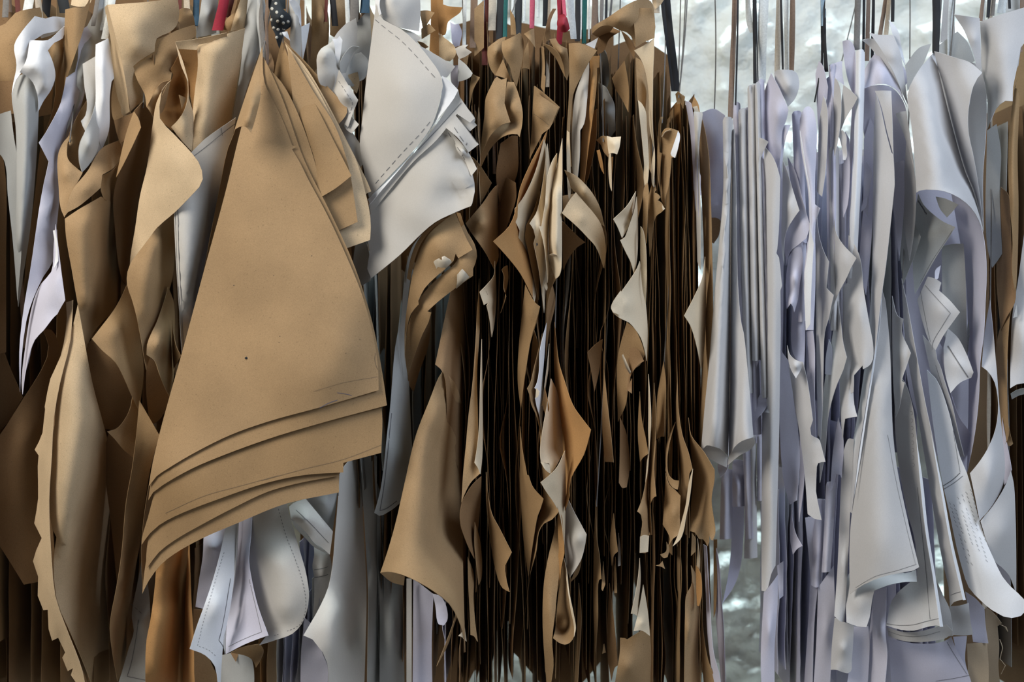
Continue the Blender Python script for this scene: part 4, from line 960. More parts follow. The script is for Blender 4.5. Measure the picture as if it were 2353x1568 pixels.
B('orange-lit kraft sheet opening at the bottom centre with a torn bright orange edge', 1290)
S('KO', '1274,740,6c 1279,790,5 1284,832,3 1297,875,0 1316,930,-3 1336,960,-5 1358,988,-7c 1350,1020,-6 1341,1047,-5 1325,1075,-3 1312,1100,-2 1308,1125,-1 1309,1140,-1 1298,1175,1c 1296,1110,7 1290,1030,9 1282,950,9 1274,850,8 / 1320,1000,0 1310,1050,1', 0.3)
S('KC', '1266,870,3 1257,930,0 1245,1000,-4 1241,1040,-4 1243,1062,-4 1262,1066,-3c 1266,1089,-2c 1280,1068,1 1294,1040,4c 1290,980,7 1280,900,6 / 1262,1000,1 1275,1030,4', 0.15)
S('KC', '1242,1062,-5c 1252,1064,-5 1262,1068,-4c 1264,1080,-4 1265,1090,-4c 1253,1080,-5', 0.08)
S('KC', '1298,1036,-2c 1280,1074,-4 1265,1090,-5 1242,1109,-6c 1256,1132,-5 1272,1155,-3 1284,1178,-1 1292,1215,0 1296,1270,2c 1299,1200,3 1300,1120,2 / 1275,1110,-4', 0.15)
S('KO', '1284,1170,0c 1292,1190,0c 1296,1240,1 1297,1272,1c 1291,1300,1 1287,1330,2 1281,1360,3c 1276,1350,3 1278,1310,3 1284,1270,2 1282,1220,1', 0.3)
S('K', '1283,1180,3 1272,1230,3 1258,1290,3 1250,1340,3 1247,1400,3 1248,1460,3 1256,1570,4c 1266,1572,2c 1272,1530,2 1269,1470,1 1274,1424,1 1280,1362,2 1288,1290,2 1290,1220,4 / 1262,1400,1', 0.25)
S('W', '1305,1146,2c 1320,1178,1 1335,1205,0 1348,1229,-1c 1344,1255,0 1336,1285,1 1322,1310,2 1309,1328,3c 1301,1300,6 1298,1240,6 1300,1180,5 / 1325,1240,0', 0.15)
S('K', '1330,1290,5c 1338,1270,4 1328,1320,5 1310,1340,6c', 0.1)
S('K', '1296,1283,4 1301,1310,3 1306,1360,2 1316,1410,0 1321,1445,-1 1319,1463,-2 1310,1477,-2 1298,1482,-2 1284,1477,-2 1271,1467,-1c 1277,1440,5 1280,1400,8 1288,1330,8 / 1300,1430,8', 0.15)
S('KC', '1296,1283,3 1302,1310,2 1308,1360,1 1318,1412,-1 1323,1445,-2 1319,1464,-3c 1319,1440,-1 1312,1405,0 1305,1360,1 1299,1310,3', 0.03)
S('K', '1246,766,4 1237,805,2 1226,850,0 1219,880,-2 1211,893,-3c 1216,905,-3 1221,930,-2 1232,955,0 1244,1003,4c 1243,940,8 1238,880,7 1240,820,6 / 1226,900,1', 0.12)
S('WB', '1256,742,2 1247,775,1 1240,810,0 1239,850,0 1234,880,-1 1228,892,-2c 1236,900,-1 1234,910,-1 1229,915,-1c 1233,935,0 1240,960,2 1243,990,4c 1247,940,5 1247,880,4 1252,800,4', 0.1)
S('KC', '1232,892,-2c 1240,900,-2c 1236,912,-2 1230,916,-2c', 0.05)
S('KC', '1262,790,5 1257,840,3 1252,880,2 1246,930,2c 1250,945,3 1254,890,4 1260,850,5c', 0.1)
S('KO', '1251,888,2c 1255,905,1 1261,930,0c 1262,940,0 1254,958,1c 1247,930,2 1244,935,2c 1247,920,2', 0.1)

B('kraft sheets with small lit corners jutting out at left of the centre stack', 1130)
R('brown', '1138,-40,16 1136,400,10', 8)
w = S('KC', '1137,600,3c 1135,632,1 1118,655,-1 1102,671,-3c 1107,686,-3 1112,701,-3c 1122,696,-1 1118,703,-1c 1124,730,1 1130,775,4c 1135,750,8 1140,680,8 / 1118,680,-1', 0.12)
LINE(w, '1113,663 1118,672 1121,678', 'pencil', 0.7)
S('K', '1166,610,5 1158,614,3 1153,620,2c 1158,635,2 1157,660,1 1163,682,0c 1156,705,3 1150,720,5 1160,680,8 1168,640,8', 0.15)
S('K', '1207,655,2 1222,685,-1 1231,697,-2c 1241,705,-2c 1233,735,-1 1220,780,1 1210,840,2 1203,890,4 1197,940,6c 1190,880,8 1192,800,8 1200,720,7 / 1215,720,0', 0.12)
S('KO', '1234,702,-1c 1241,705,-1c 1234,735,0 1218,790,2 1206,850,4 1203,830,5 1212,770,4 1222,730,2', 0.05)
S('K', '1228,760,5c 1238,800,4 1230,850,5 1220,880,6 1222,800,8', 0.1)
S('K', '1101,640,4 1097,710,3 1092,800,2 1086,880,1 1076,960,0 1070,1030,-1 1064,1090,-2 1060,1156,-2c 1066,1140,-2 1080,1112,-2 1104,1088,-2c 1096,1074,-1 1091,1064,-1c 1098,1020,0 1098,960,1 1096,860,3 1102,760,4c / 1080,1050,-2', 0.12)
S('KC', '1107,780,2 1105,830,1 1103,900,0 1101,980,-1 1096,1030,-2 1090,1064,-3c 1097,1074,-3 1104,1090,-3c 1108,1050,0 1109,980,2 1108,880,4c', 0.1)
S('KD', '1062,1152,0c 1057,1180,-1 1059,1210,-1 1068,1237,0 1078,1262,1 1090,1285,3c 1098,1220,8 1104,1150,6 1106,1095,2c 1085,1115,0', 0.15)
S('K', '1091,1200,4 1090,1250,3 1096,1310,3 1100,1345,4c 1106,1330,7 1104,1250,8', 0.1)
S('K', '1075,1280,3 1076,1340,2 1080,1420,1 1081,1460,0c 1088,1462,0 1098,1476,0c 1093,1440,1 1088,1380,3 1088,1320,5', 0.1)
S('K', '1117,1085,4 1121,1130,2 1130,1180,1 1148,1215,0 1176,1270,-2c 1166,1290,-1 1161,1300,0 1164,1335,-1 1171,1361,-2c 1155,1352,1 1146,1335,4 1128,1250,10 1118,1160,10 / 1145,1250,3', 0.15)
S('K', '1195,980,4 1200,1030,3 1208,1075,1 1211,1092,0 1215,1093,0c 1222,1115,-1 1249,1147,-3c 1242,1170,-2 1236,1185,-1 1226,1240,2 1214,1325,5c 1203,1240,9 1196,1120,9 / 1225,1140,0', 0.15)
S('K', '1240,990,6 1255,1060,4 1268,1110,1 1284,1177,-2c 1268,1195,-1 1250,1204,0 1238,1224,1 1233,1265,2 1218,1320,5c 1226,1240,7 1236,1195,5 1246,1160,6 / 1262,1165,0', 0.15)
S('K', '1055,1370,5c 1045,1420,4 1035,1450,3 1003,1532,1c 1010,1520,3 1030,1480,5 1042,1440,7 1055,1400,9', 0.1)
S('KC', '1068,1445,3c 1060,1455,2 1053,1462,1c 1060,1464,1 1066,1470,3 1072,1475,4c', 0.05)
S('WL', '994,1365,7c 1010,1370,6 1022,1385,6 1028,1425,6 1020,1438,5 1008,1435,5 1003,1420,6c 1000,1390,7', 0.4)
S('WL', '950,1330,12c 978,1352,10 996,1366,10 992,1480,12 994,1600,12c 948,1600,12c', 0.3)
S('W', '934,1330,9c 946,1330,9c 946,1600,9c 934,1600,9c', 0.1)
RACK(['KD', 'KD', 'WL'], [1000, 1010, 1022, 1036, 1050, 1064, 1080, 1094], (1280, 1340), (1560, 1640), (9, 14), (30, 50), (-6, 6), 0.1, 4, 0, 63)

B('kraft pieces with ragged pointed tips hanging low at the right end of the brown stack', 1590)
S('K', '1582,960,3c 1588,1000,0 1602,1020,-1 1617,1038,-3 1642,1080,-5c 1642,1100,-5 1635,1150,-4 1640,1190,-4 1644,1225,-4 1638,1243,-4c 1633,1240,-4 1629,1222,-3c 1630,1245,-3 1626,1256,-3c 1616,1240,-2 1606,1239,-2c 1596,1224,-1 1586,1221,0c 1588,1160,5 1593,1110,6 1588,1040,6 / 1615,1130,1 1605,1210,-1', 0.2)
S('K', '1556,880,4 1560,950,2 1568,1000,0 1582,1040,-2 1591,1078,-4c 1584,1090,-3 1583,1130,-2 1576,1180,-1 1560,1200,4c 1556,1100,9 1552,960,8 / 1575,1090,1', 0.15)
S('KC', '1592,1078,-4c 1589,1110,-5 1584,1150,-5 1575,1195,-6 1572,1215,-6 1563,1240,-6 1546,1256,-6c 1556,1235,-4 1566,1200,-3 1576,1160,-3 1583,1110,-3', 0.08)
S('K', '1552,970,6c 1543,1000,3 1536,1030,1 1533,1060,0 1536,1090,-1 1548,1103,-2 1560,1105,-3c 1559,1118,-3 1557,1126,-3c 1545,1120,-2 1534,1100,0 1530,1070,2 1532,1020,5', 0.1)
S('K', '1531,1060,2 1530,1090,1 1538,1115,0 1552,1127,-1 1564,1140,-2c 1562,1180,-2 1560,1226,-2 1549,1237,-2 1547,1238,-2c 1542,1245,-2 1535,1256,-2c 1540,1240,-1 1535,1226,0 1523,1206,1c 1527,1150,3 / 1545,1180,-2', 0.15)
S('KC', '1490,860,3 1493,900,2 1496,960,1 1492,1030,1 1486,1100,1 1483,1110,1c 1488,1040,3 1490,960,4', 0.08)
S('K', '1503,880,4 1508,960,2 1505,1040,1 1503,1080,0 1508,1141,-2c 1501,1145,-1 1494,1160,1 1498,1230,1c 1490,1230,3 1490,1160,3 1494,1050,5', 0.12)
S('K', '1500,960,5 1492,1040,3 1485,1100,1 1476,1145,-1 1464,1176,-3c 1473,1184,-3 1476,1200,-2 1472,1232,-2 1470,1270,-4c 1480,1272,-3 1489,1268,-2c 1492,1225,2 1494,1120,6 / 1482,1170,-1', 0.12)
S('KC', '1471,1234,-5c 1480,1230,-4 1491,1232,-3c 1489,1269,-4c 1470,1271,-5c', 0.05)
S('K', '1470,900,6 1474,960,4 1484,1010,2 1490,1043,1c 1478,1052,2 1471,1062,4c 1466,1000,7', 0.1)
S('KD', '1425,960,7 1424,1050,5 1422,1110,3 1430,1122,3 1440,1120,4c 1446,1080,7 1440,1000,9', 0.15)
S('K', '1388,850,7 1396,930,5 1404,1000,3 1410,1063,2c 1400,1062,3 1391,1062,4c 1384,980,8', 0.12)
S('K', '1525,830,6c 1530,880,5 1528,960,4 1526,1004,4c 1518,1004,5 1509,1010,6c 1510,920,8', 0.12)
S('K', '1566,960,8c 1570,1060,8 1572,1180,8c 1560,1180,8', 0.1)
S('K', '1590,1225,4c 1598,1238,3 1598,1268,2 1588,1278,2c', 0.1)
S('KC', '1603,1238,3c 1608,1290,2 1607,1315,3c 1601,1300,4', 0.1)
S('K', '1531,1245,5c 1530,1268,3 1517,1275,2c 1525,1283,2 1534,1281,2c 1538,1260,4', 0.1)
S('K', '1522,1290,6c 1515,1298,4 1507,1300,3c 1520,1303,3 1528,1308,3c', 0.1)
S('KO', '1600,1300,3 1610,1320,2 1612,1370,1 1606,1394,1c 1602,1392,3 1600,1350,4', 0.1)
S('K', '1588,1300,6 1590,1340,4 1576,1372,2 1574,1420,2 1573,1500,2 1572,1600,2c 1610,1600,8c 1604,1500,8 1606,1400,6 1602,1330,7 / 1580,1450,1', 0.2)
S('K', '1612,1400,6c 1616,1450,5 1628,1520,4 1648,1568,3 1655,1600,3c 1620,1600,8c 1612,1500,8', 0.15)
S('WL', '1617,1252,5c 1624,1256,4 1628,1330,3 1632,1400,2 1640,1500,1 1655,1560,1 1658,1600,1c 1648,1600,3c 1636,1540,4 1626,1460,5 1622,1360,6', 0.12)
S('WL', '1646,1260,9c 1652,1290,8 1658,1370,8 1664,1460,8 1668,1600,8c 1660,1600,12c 1650,1480,13 1642,1360,13', 0.1)
S('K', '1640,1240,10c 1648,1240,9 1645,1400,11 1640,1420,12c', 0.1)

RACK(['KD', 'K', 'KD'], [1500, 1506, 1512, 1519, 1526, 1545, 1552, 1560, 1578, 1586, 1600, 1609, 1618, 1630], (960, 1080), (1570, 1660), (8, 14), (26, 36), (-8, 8), 0.1, 6, 0, 64)
B('light brown lower kraft panel and narrow hanging pieces at the bottom centre right', 1455)
S('K', '1425,1466,3 1436,1467,3 1441,1470,3c 1465,1455,3 1492,1440,4c 1496,1500,6 1492,1600,8c 1408,1600,3c 1418,1540,2 1424,1500,2 / 1445,1530,1', 0.2)
S('KC', '1470,1283,3 1467,1320,1 1461,1360,-1 1450,1411,-3c 1457,1412,-2 1465,1417,-1c 1468,1380,1 1472,1330,3', 0.08)
S('KC', '1478,1344,2 1472,1380,0 1466,1410,-1 1456,1451,-3c 1475,1450,-2 1493,1462,-1c 1490,1420,1 1486,1390,2 / 1476,1430,-2', 0.1)
S('K', '1369,1150,6 1372,1240,5 1378,1280,4 1382,1331,3c 1376,1335,4 1374,1345,5 1374,1420,6 1368,1500,7c 1364,1400,9 1365,1250,9', 0.1)
S('K', '1386,1290,5c 1391,1343,4c 1385,1359,4 1382,1355,4c', 0.1)
S('K', '1410,1180,7 1415,1230,5 1420,1268,4c 1410,1278,5 1406,1300,6c 1402,1240,9', 0.1)
S('W', '1421,1225,8c 1425,1260,7 1426,1300,7c 1420,1302,7c', 0.05)
S('K', '1414,1280,7c 1418,1363,6c 1412,1364,6 1410,1320,8c', 0.1)
S('K', '1330,1340,8 1336,1420,7 1332,1500,6 1326,1600,6c 1322,1600,8c 1326,1450,10', 0.1)
S('K', '1388,1480,5c 1384,1503,4 1392,1500,5c', 0.1)
S('KD', '1400,1340,9 1410,1420,8 1420,1530,6 1412,1536,6 1405,1565,6c 1396,1500,10', 0.2)
# ================================================================ whites on the right
RELIEF[0] = 0.8
B('translucent grey sheet hanging in the gap between the kraft stack and the white rolls', 1640, )
S('WL', '1606,262,16c 1640,250,16 1666,265,15c 1668,330,15 1664,420,17 1655,520,20 1640,545,21 1625,540,21c 1610,420,18 / 1640,330,14', 0.6)
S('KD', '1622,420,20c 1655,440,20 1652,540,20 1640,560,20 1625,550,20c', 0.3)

B('two long white sheets rolled side by side with curled lower ends', 1680)
R('brown', '1690,-40,4 1684,120,3 1678,272,2', 12)
R('black', '1696,-40,3 1694,100,2 1690,242,2', 4)
S('WC', '1661,278,3c 1664,270,2 1671,268,1 1680,269,2 1684,277,4c 1682,360,5 1679,450,6 1677,700,6 1676,900,6 1674,1050,5c 1665,1040,1 1655,1032,-2 1640,1027,-3 1624,1024,-2 1611,1036,2c 1614,1000,2 1621,920,2 1628,853,2 1642,678,3 1653,555,4 1662,440,4 / 1670,400,-1 1658,640,-2 1650,850,-4 1642,1000,-6|1624,1024,0.5 1640,1028,0.5 1655,1033,0.5 1672,1050,2c 1670,1075,2 1640,1060,1.5 1612,1038,1.5c 1616,1030,1', 0.08)
S('WC', '1679,300,6c 1688,296,3 1692,440,3 1696,660,1 1703,740,-1 1709,766,-2 1716,830,-4 1723,906,-5 1731,1005,-7c 1722,1008,-9 1705,1014,-8 1688,1028,-4 1675,1052,4c 1676,900,7 1677,700,7 1678,450,7 / 1690,760,1 1694,900,-2 1702,1000,-8|1731,1005,-6c 1735,1018,-4 1723,1034,-2 1700,1047,-1 1672,1070,1c 1677,1045,1 1688,1028,-1 1705,1014,-3 1722,1008,-5', 0.08)
S('WL', '1650,1045,7c 1668,1050,5 1675,1062,4 1668,1085,4 1655,1098,5 1650,1080,7', 0.1)
B('row of narrow white rolled strips hanging close together beside the long rolled sheets', 1725)
R('black', '1733,-40,4 1734,100,3 1735,192,3', 8)
R('white', '1718,-40,6 1724,60,5 1730,75,5', 14)
R('white', '1756,-40,5 1748,190,5', 22)
R('black', '1736,-40,3 1740,130,3 1742,205,3', 3)
def strip(m, x0, x1, y0, y1, dx0, dx1, d=1, b=5, tip=0):      # narrow strip with a rounded front
    xm = (x0 + x1) / 2
    b *= 0.3; x1 += 4
    S(m, f'{x0},{y0+6},{d+b}c {x0+2},{y0},{d+b-2} {xm},{y0-3},{d} {x1-1},{y0},{d+b-1} {x1},{y0+5},{d+b}c {x1+dx1*.45:.0f},{(y0+y1)//2},{d+b} {x1+dx1},{y1-2},{d+b}c {(x0+x1+dx0+dx1)/2:.0f},{y1+tip},{d-1} {x0+dx0},{y1},{d+b}c {x0+dx0*.45:.0f},{(y0+y1)//2},{d+b} / {xm},{y0+40},{d} {xm+(dx0+dx1)*.22:.0f},{(y0+y1)//2},{d-1} {xm+(dx0+dx1)*.45:.0f},{y1-30},{d-1}', 0.08)
S('WL', '1688,262,14c 1740,240,13 1795,250,14c 1800,700,14 1790,1010,15c 1740,1020,14 1700,1000,15c 1690,600,15', 0.3)  # pale backing added to lighten the gaps between the strips
strip('WL', 1684, 1697, 238, 1240, 30, 30, 6, 5)
strip('WC', 1697, 1712, 252, 905, 14, 16, 4, 5)
strip('WL', 1710, 1722, 250, 1000, 20, 24, 5, 4)
strip('WC', 1718, 1734, 198, 828, 8, 10, 3, 5, 2)
strip('WC', 1734, 1743, 192, 915, 16, 20, 2, 5)
strip('WL', 1741, 1752, 185, 900, 18, 22, 3, 5)
strip('WC', 1716, 1732, 980, 1284, -6, 4, 8, 4)
strip('WL', 1740, 1752, 1000, 1152, 0, 0, 8, 4)
strip('WL', 1683, 1708, 1060, 1165, 0, 0, 8, 5)
strip('WL', 1658, 1680, 1080, 1240, -4, -2, 10, 5)
S('WB', '1762,890,2c 1768,905,1 1774,930,0c 1778,938,0 1782,946,0c 1770,950,0 1760,948,1 1756,948,2c 1758,930,3', 0.1)
S('WL', '1748,905,3c 1760,915,2 1765,925,2 1755,945,1 1738,965,2 1733,975,3c 1735,930,5', 0.1)
S('WL', '1740,840,4c 1744,828,3c 1735,832,4 1728,850,6 1732,900,8c', 0.1)

B('broad white leaf-shaped panel hanging in front of narrower white strips', 1775)
R('beige', '1790,-40,4 1786,165,4', 13)
R('black', '1794,-40,3 1799,162,3', 5)
R('white', '1806,-40,6 1808,160,6', 10)
R('brown', '1822,-40,5 1819,165,5', 13)
S('WL', '1772,168,2c 1782,186,1 1792,205,0 1812,252,-1c 1807,275,0 1798,300,1 1795,350,2 1788,392,3c 1776,368,4 1763,345,5 1757,325,6 1753,280,7 1755,220,6 1760,200,5 / 1785,260,-1 1775,320,2', 0.12)
S('WC', '1779,168,3c 1783,162,2 1800,160,1 1820,161,2c 1830,168,3 1836,186,3 1835,204,2 1826,228,2 1810,246,2c 1803,228,2 1792,206,2 1782,186,3 / 1815,195,0', 0.15)
S('WC', '1744,316,0c 1755,320,-1 1766,326,-1c 1756,345,0 1749,362,1 1745,374,1c', 0.08)
S('WC', '1757,338,1c 1772,354,0 1785,380,-1 1793,410,-1 1792,450,-1 1791,500,-1 1786,573,-1 1784,582,-1c 1790,592,-1 1796,648,-1 1797,657,-1c 1793,668,-1 1794,760,0 1792,860,0 1790,1000,1 1786,1150,1 1782,1300,1c 1772,1320,0 1765,1350,0 1758,1360,0 1750,1358,1c 1750,1200,5 1752,900,6 1753,600,6 1752,420,5 / 1768,500,0 1770,800,0 1766,1100,0', 0.12)
S('WL', '1797,300,2c 1800,290,1 1817,287,1c 1808,310,1 1803,330,2 1800,350,3 1797,400,3 1796,420,3c 1792,380,3', 0.1)
S('WC', '1800,370,3c 1808,390,2 1820,430,1 1837,484,-1c 1822,505,0 1808,530,1 1804,545,2 1802,610,3c 1797,580,3 1798,450,4 / 1812,470,0', 0.12)
S('WL', '1810,360,6c 1830,400,4 1842,450,2 1862,520,0c 1853,548,0c 1838,560,1 1815,580,3 1806,610,5c 1804,540,5 1820,500,5 / 1840,510,1', 0.12)
strip('WL', 1820, 1838, 258, 560, 14, 14, 5, 4)
S('WL', '1812,590,4c 1830,566,2 1840,556,2c 1845,600,2 1838,650,1 1833,690,1 1825,718,1c 1822,705,0 1817,698,-1 1808,710,2c 1806,650,4 / 1826,640,-1', 0.1)
strip('WL', 1838, 1848, 560, 740, -4, -2, 3, 3)
S('WL', '1820,702,7c 1836,690,5 1848,700,5 1850,780,5 1848,842,4c 1838,835,4 1822,810,6 / 1838,760,4', 0.1)
S('WC', '1809,794,1c 1815,815,0 1828,827,-1 1846,833,-2c 1840,850,-1 1829,870,-2c 1818,850,0 1812,830,1 / 1828,842,-2', 0.1)
S('WC', '1812,840,5c 1826,860,4 1846,834,2c 1856,880,0 1868,966,-2c 1862,985,-1 1864,1000,-1 1880,1008,-1c 1884,1013,-1c 1897,1062,-3c 1880,1065,-2 1877,1072,-2c 1876,1090,-1 1875,1130,-1c 1878,1148,-2 1888,1196,-3c 1870,1192,-2 1856,1182,-1c 1850,1100,1 1838,1000,3 1825,920,5 / 1850,960,0 1868,1060,0', 0.15)
S('WL', '1790,800,8c 1812,830,7c 1825,930,7 1838,1040,6 1832,1150,5c 1822,1155,5 1815,1160,6c 1800,1100,8', 0.2)
S('WL', '1820,1150,6c 1822,1200,5 1830,1230,4 1844,1255,2c 1832,1262,3 1822,1275,4c 1816,1240,6', 0.1)
S('WL', '1838,1000,4c 1846,1040,3 1848,1100,2 1836,1200,2c 1836,1150,4 1838,1100,5', 0.1)
S('WL', '1755,1362,6c 1770,1345,5 1788,1320,5c 1786,1400,5 1780,1480,5 1780,1600,5c 1752,1600,5c 1748,1540,5 / 1768,1450,3', 0.15)
S('WL', '1786,1300,8c 1800,1290,7 1800,1370,7 1790,1378,7c', 0.1)
RACK(['WL', 'WL', 'WC'], [1793, 1803, 1816, 1824, 1832, 1840], (1040, 1150), (1520, 1640), (10, 15), (24, 34), (-3, 5), 0.08, 3, 0, 71)
S('WL', '1682,1150,12c 1710,1150,12c 1708,1240,12 1700,1310,12 1688,1345,12 1660,1388,12c 1672,1330,12 1680,1260,12', 0.3)

B('bluish bright white petal-shaped sheet with a thin lit left edge', 1860)
R('black', '1896,-40,3 1888,140,3 1872,235,4', 4)
S('WL', '1838,275,3c 1843,258,2 1852,246,2 1862,246,2 1872,262,1 1877,300,1 1876,350,1 1873,400,1 1873,470,0 1885,479,-2c 1876,500,-1 1873,530,0 1874,600,0 1872,700,0 1869,759,0c 1851,759,0c 1849,700,0 1847,640,1 1855,560,1 1859,500,1 1857,440,1 1849,390,1 1842,350,1 1838,310,2 / 1855,300,0 1862,400,0 1866,520,-1 1860,640,-2', 0.1)
S('WB', '1838,300,-1c 1843,345,-1 1851,392,-2 1859,440,-2 1861,500,-2 1857,570,-2 1849,625,-2c 1849,690,-2 1852,760,-2c 1862,745,-3 1865,650,-3 1870,560,-3c 1862,520,-3 1862,450,-3 1854,395,-2 1845,340,-2', 0.05)  # lit left edge put in as a strip of brighter white
S('WL', '1852,762,6c 1868,760,3 1872,800,2 1872,900,1 1876,1020,2c 1866,1000,4 1856,900,7', 0.1)
S('WC', '1871,500,1c 1876,480,0 1885,478,0c 1878,500,1', 0.03)
B('white sheets with a flag-like corner pointing right, left of the thick white bar', 1920)
R('paleblue', '1890,-40,2 1892,60,2', 11)
R('black', '1893,20,2 1895,100,2 1899,165,3', 9, rail=False)
R('black', '1888,-40,4 1889,160,4', 5)
S('WC', '1892,220,1c 1898,235,0 1902,262,0 1900,350,0 1895,410,0 1889,452,0c 1882,446,1 1877,440,2c 1880,350,3 1882,290,3', 0.08)
S('WL', '1874,170,5c 1882,140,4 1890,150,3 1903,200,2c 1900,230,3 1892,222,3 1885,260,5 1880,300,6c', 0.2)
strip('WL', 1898, 1908, 180, 700, 4, 4, 5, 4)
strip('WL', 1905, 1917, 150, 640, 6, 6, 3, 4)
S('WC', '1918,178,1c 1924,185,0 1931,205,0 1933,260,0 1928,310,0 1918,360,1c 1914,320,3 1915,240,3', 0.1)
S('WC', '1938,195,0c 1955,208,-1 1971,225,-2c 1960,245,-1 1947,265,0 1936,290,1 1926,320,2c 1928,280,2 1933,240,1', 0.08)
S('WL', '1905,150,4c 1918,145,3 1935,140,3c 1936,170,3 1940,196,3 1920,180,3c', 0.2)
S('WL', '1936,95,5c 1950,92,4 1962,105,4 1964,170,5 1966,230,6c 1950,190,5 1940,140,5', 0.3)
S('WC', '1923,302,1c 1936,299,0c 1944,310,0 1945,335,0 1946,360,0 1943,368,0 1937,368,0c 1936,350,1 1931,325,1', 0.06)
S('WL', '1942,302,3c 1952,320,2 1953,400,2 1948,470,2 1938,500,3c 1934,420,5 1940,360,4', 0.1)
strip('WC', 1905, 1924, 340, 760, 4, 0, 3, 4)
strip('WL', 1924, 1940, 380, 820, 4, 0, 6, 4)
S('WC', '1917,440,3c 1918,500,2 1920,530,1 1930,552,0 1968,594,-4c 1956,615,-3 1945,640,-2 1930,668,0 1915,705,2 1906,745,4c 1902,650,6 1903,540,5 / 1938,598,-2', 0.12)
S('WC', '1877,500,4c 1882,540,3 1890,570,1 1905,602,-1c 1902,630,-1 1899,662,0 1916,679,-3c 1910,705,-2 1905,730,-1 1895,765,0 1892,850,1 1890,940,2 1886,1010,3c 1880,1000,6 1876,800,6 1875,640,6 / 1893,640,0', 0.12)
S('WC', '1926,690,3c 1931,730,1 1938,790,-1 1946,822,-3c 1938,850,-2 1925,880,-1 1914,912,1 1903,960,3 1896,1040,4 1884,1110,5c 1884,1000,7 1895,880,7 1912,780,6 / 1928,830,-1', 0.12)
S('WL', '1905,780,6c 1912,800,4 1914,830,3 1921,858,2c 1910,862,3 1896,860,5c 1898,820,6', 0.1)
S('WC', '1936,660,5c 1950,650,3 1960,660,2 1956,720,2 1960,850,1 1963,930,0 1970,958,-2c 1955,960,-1 1942,963,0c 1938,990,2 1936,1020,3c 1930,900,5 1932,760,6 / 1950,880,0', 0.12)
S('WC', '1950,540,3c 1968,570,1 1978,600,0 1984,660,-1 1996,735,-2 2007,800,-3 2006,826,-3 2001,837,-3 1983,849,-3c 1982,840,-3 1980,843,-2c 1962,863,-2c 1962,885,-2 1961,902,-2c 1955,905,-1 1952,860,2 1946,720,4 / 1975,720,-2', 0.12)
B('thick bright white folded bar standing upright above the white group', 1975)
R('grey', '1972,-40,6 1970,50,5 1968,115,4', 14)
R('black', '1986,-40,7 1984,120,6', 6)
R('brown', '1996,-40,8 1992,140,7', 10)
S('WB', '1967,118,1c 1972,115,0 1984,115,0 1987,124,1c 1986,200,2 1983,300,2 1979,400,2 1973,520,3 1968,640,4c 1962,640,2 1952,640,3c 1953,500,3 1960,380,2 1965,240,1 / 1977,200,-1 1972,350,-1 1964,520,0', 0.06)
S('WL', '1965,118,4c 1968,200,4 1964,300,5 1955,440,6 1945,640,7c 1942,500,9 1955,300,8', 0.08)

B('tall white sheet with a curled upper right corner at the centre of the white group', 2035)
R('black', '2008,-40,8 2004,150,8', 7)
R('brown', '2040,-40,7 2022,80,6', 10)
R('beige', '2046,-40,6 2036,80,6', 10)
S('WC', '2013,214,2c 2024,250,1 2036,305,0 2048,350,-1 2053,356,-2c 2056,424,-3 2053,455,-3 2044,540,-3 2034,625,-3 2026,678,-3 2010,811,-3 1995,900,-2 1979,1000,-2 1966,1100,-1 1957,1180,0c 1946,1170,5 1955,1050,5 1975,930,5 1992,800,5 2003,650,5 2007,450,6 2008,300,4 / 2030,420,-1 2020,600,-1 2004,780,0', 0.1)
S('WC', '2010,209,-1c 2030,208,-2 2048,209,-2c 2050,260,-3 2053,357,-3c 2046,330,-2 2038,300,-1 2028,255,-1 2018,225,-1', 0.06)
S('WL', '1985,320,9c 2000,270,8 2010,300,8 2008,420,8 2002,560,8 1990,680,8c 1976,620,9 1984,460,10', 0.2)
S('WL', '1990,370,6c 2002,390,5 2004,405,5c 2000,420,6 1998,440,6 1994,500,7c 1985,480,7', 0.1)
S('WL', '1983,460,6c 1993,452,5 1990,475,5 1978,488,6c', 0.1)
B('wide white cone-shaped sheets with long slanted hems in the lower right', 2030)
S('WC', '2040,1300,8 2080,1318,0 2105,1310,-3c 2107,1338,-4c 2080,1338,-4 2040,1346,-4 2009,1358,-4c 2004,1380,-3 1998,1420,-3 1991,1442,-4c 1970,1440,-3 1945,1431,-2c 1944,1380,1 1950,1320,3 1990,1290,6 / 1975,1390,-3', 0.1)
c1 = S('WC', '2026,662,1c 2034,690,0 2038,720,0 2045,801,-1 2048,900,-1 2052,1000,-2 2060,1069,-4 2081,1174,-6 2096,1240,-8 2112,1304,-10c 2098,1312,-10 2080,1315,-10 2040,1323,-9 2009,1333,-8 1985,1344,-6 1970,1353,-4 1953,1366,-2c 1952,1300,-1 1953,1230,0 1960,1160,0 1972,1060,0 1990,940,0 2010,811,0 2021,710,1 / 2030,900,-3 2025,1100,-6 2020,1250,-9', 0.12)
c1['label'] = 'front sheet with a slanted hem'
LINE(c1, '1966,1351 2009,1326 2060,1312 2106,1297', w=0.7)
LINE(c1, '2040,1000 2058,1100 2080,1200 2104,1298', w=0.5)
S('WB', '2026,662,-1c 2021,720,-1 2010,811,-2 1990,940,-2 1972,1060,-2 1962,1145,-2c 1974,1075,-2 1993,945,-2 2013,815,-2 2024,720,-2', 0.02)
S('WC', '1935,1050,4c 1948,1010,3 1962,1010,3 1955,1150,2 1948,1300,1 1940,1430,0c 1930,1428,-1 1917,1416,0c 1925,1300,4 1930,1180,5 / 1938,1300,0', 0.1)
S('WL', '1926,960,5c 1938,1010,4 1934,1100,3 1931,1092,3c 1922,1090,4 1912,1126,5c 1908,1128,5 1914,1040,6', 0.1)
strip('WL', 1898, 1916, 1110, 1316, -10, -12, 6, 4)
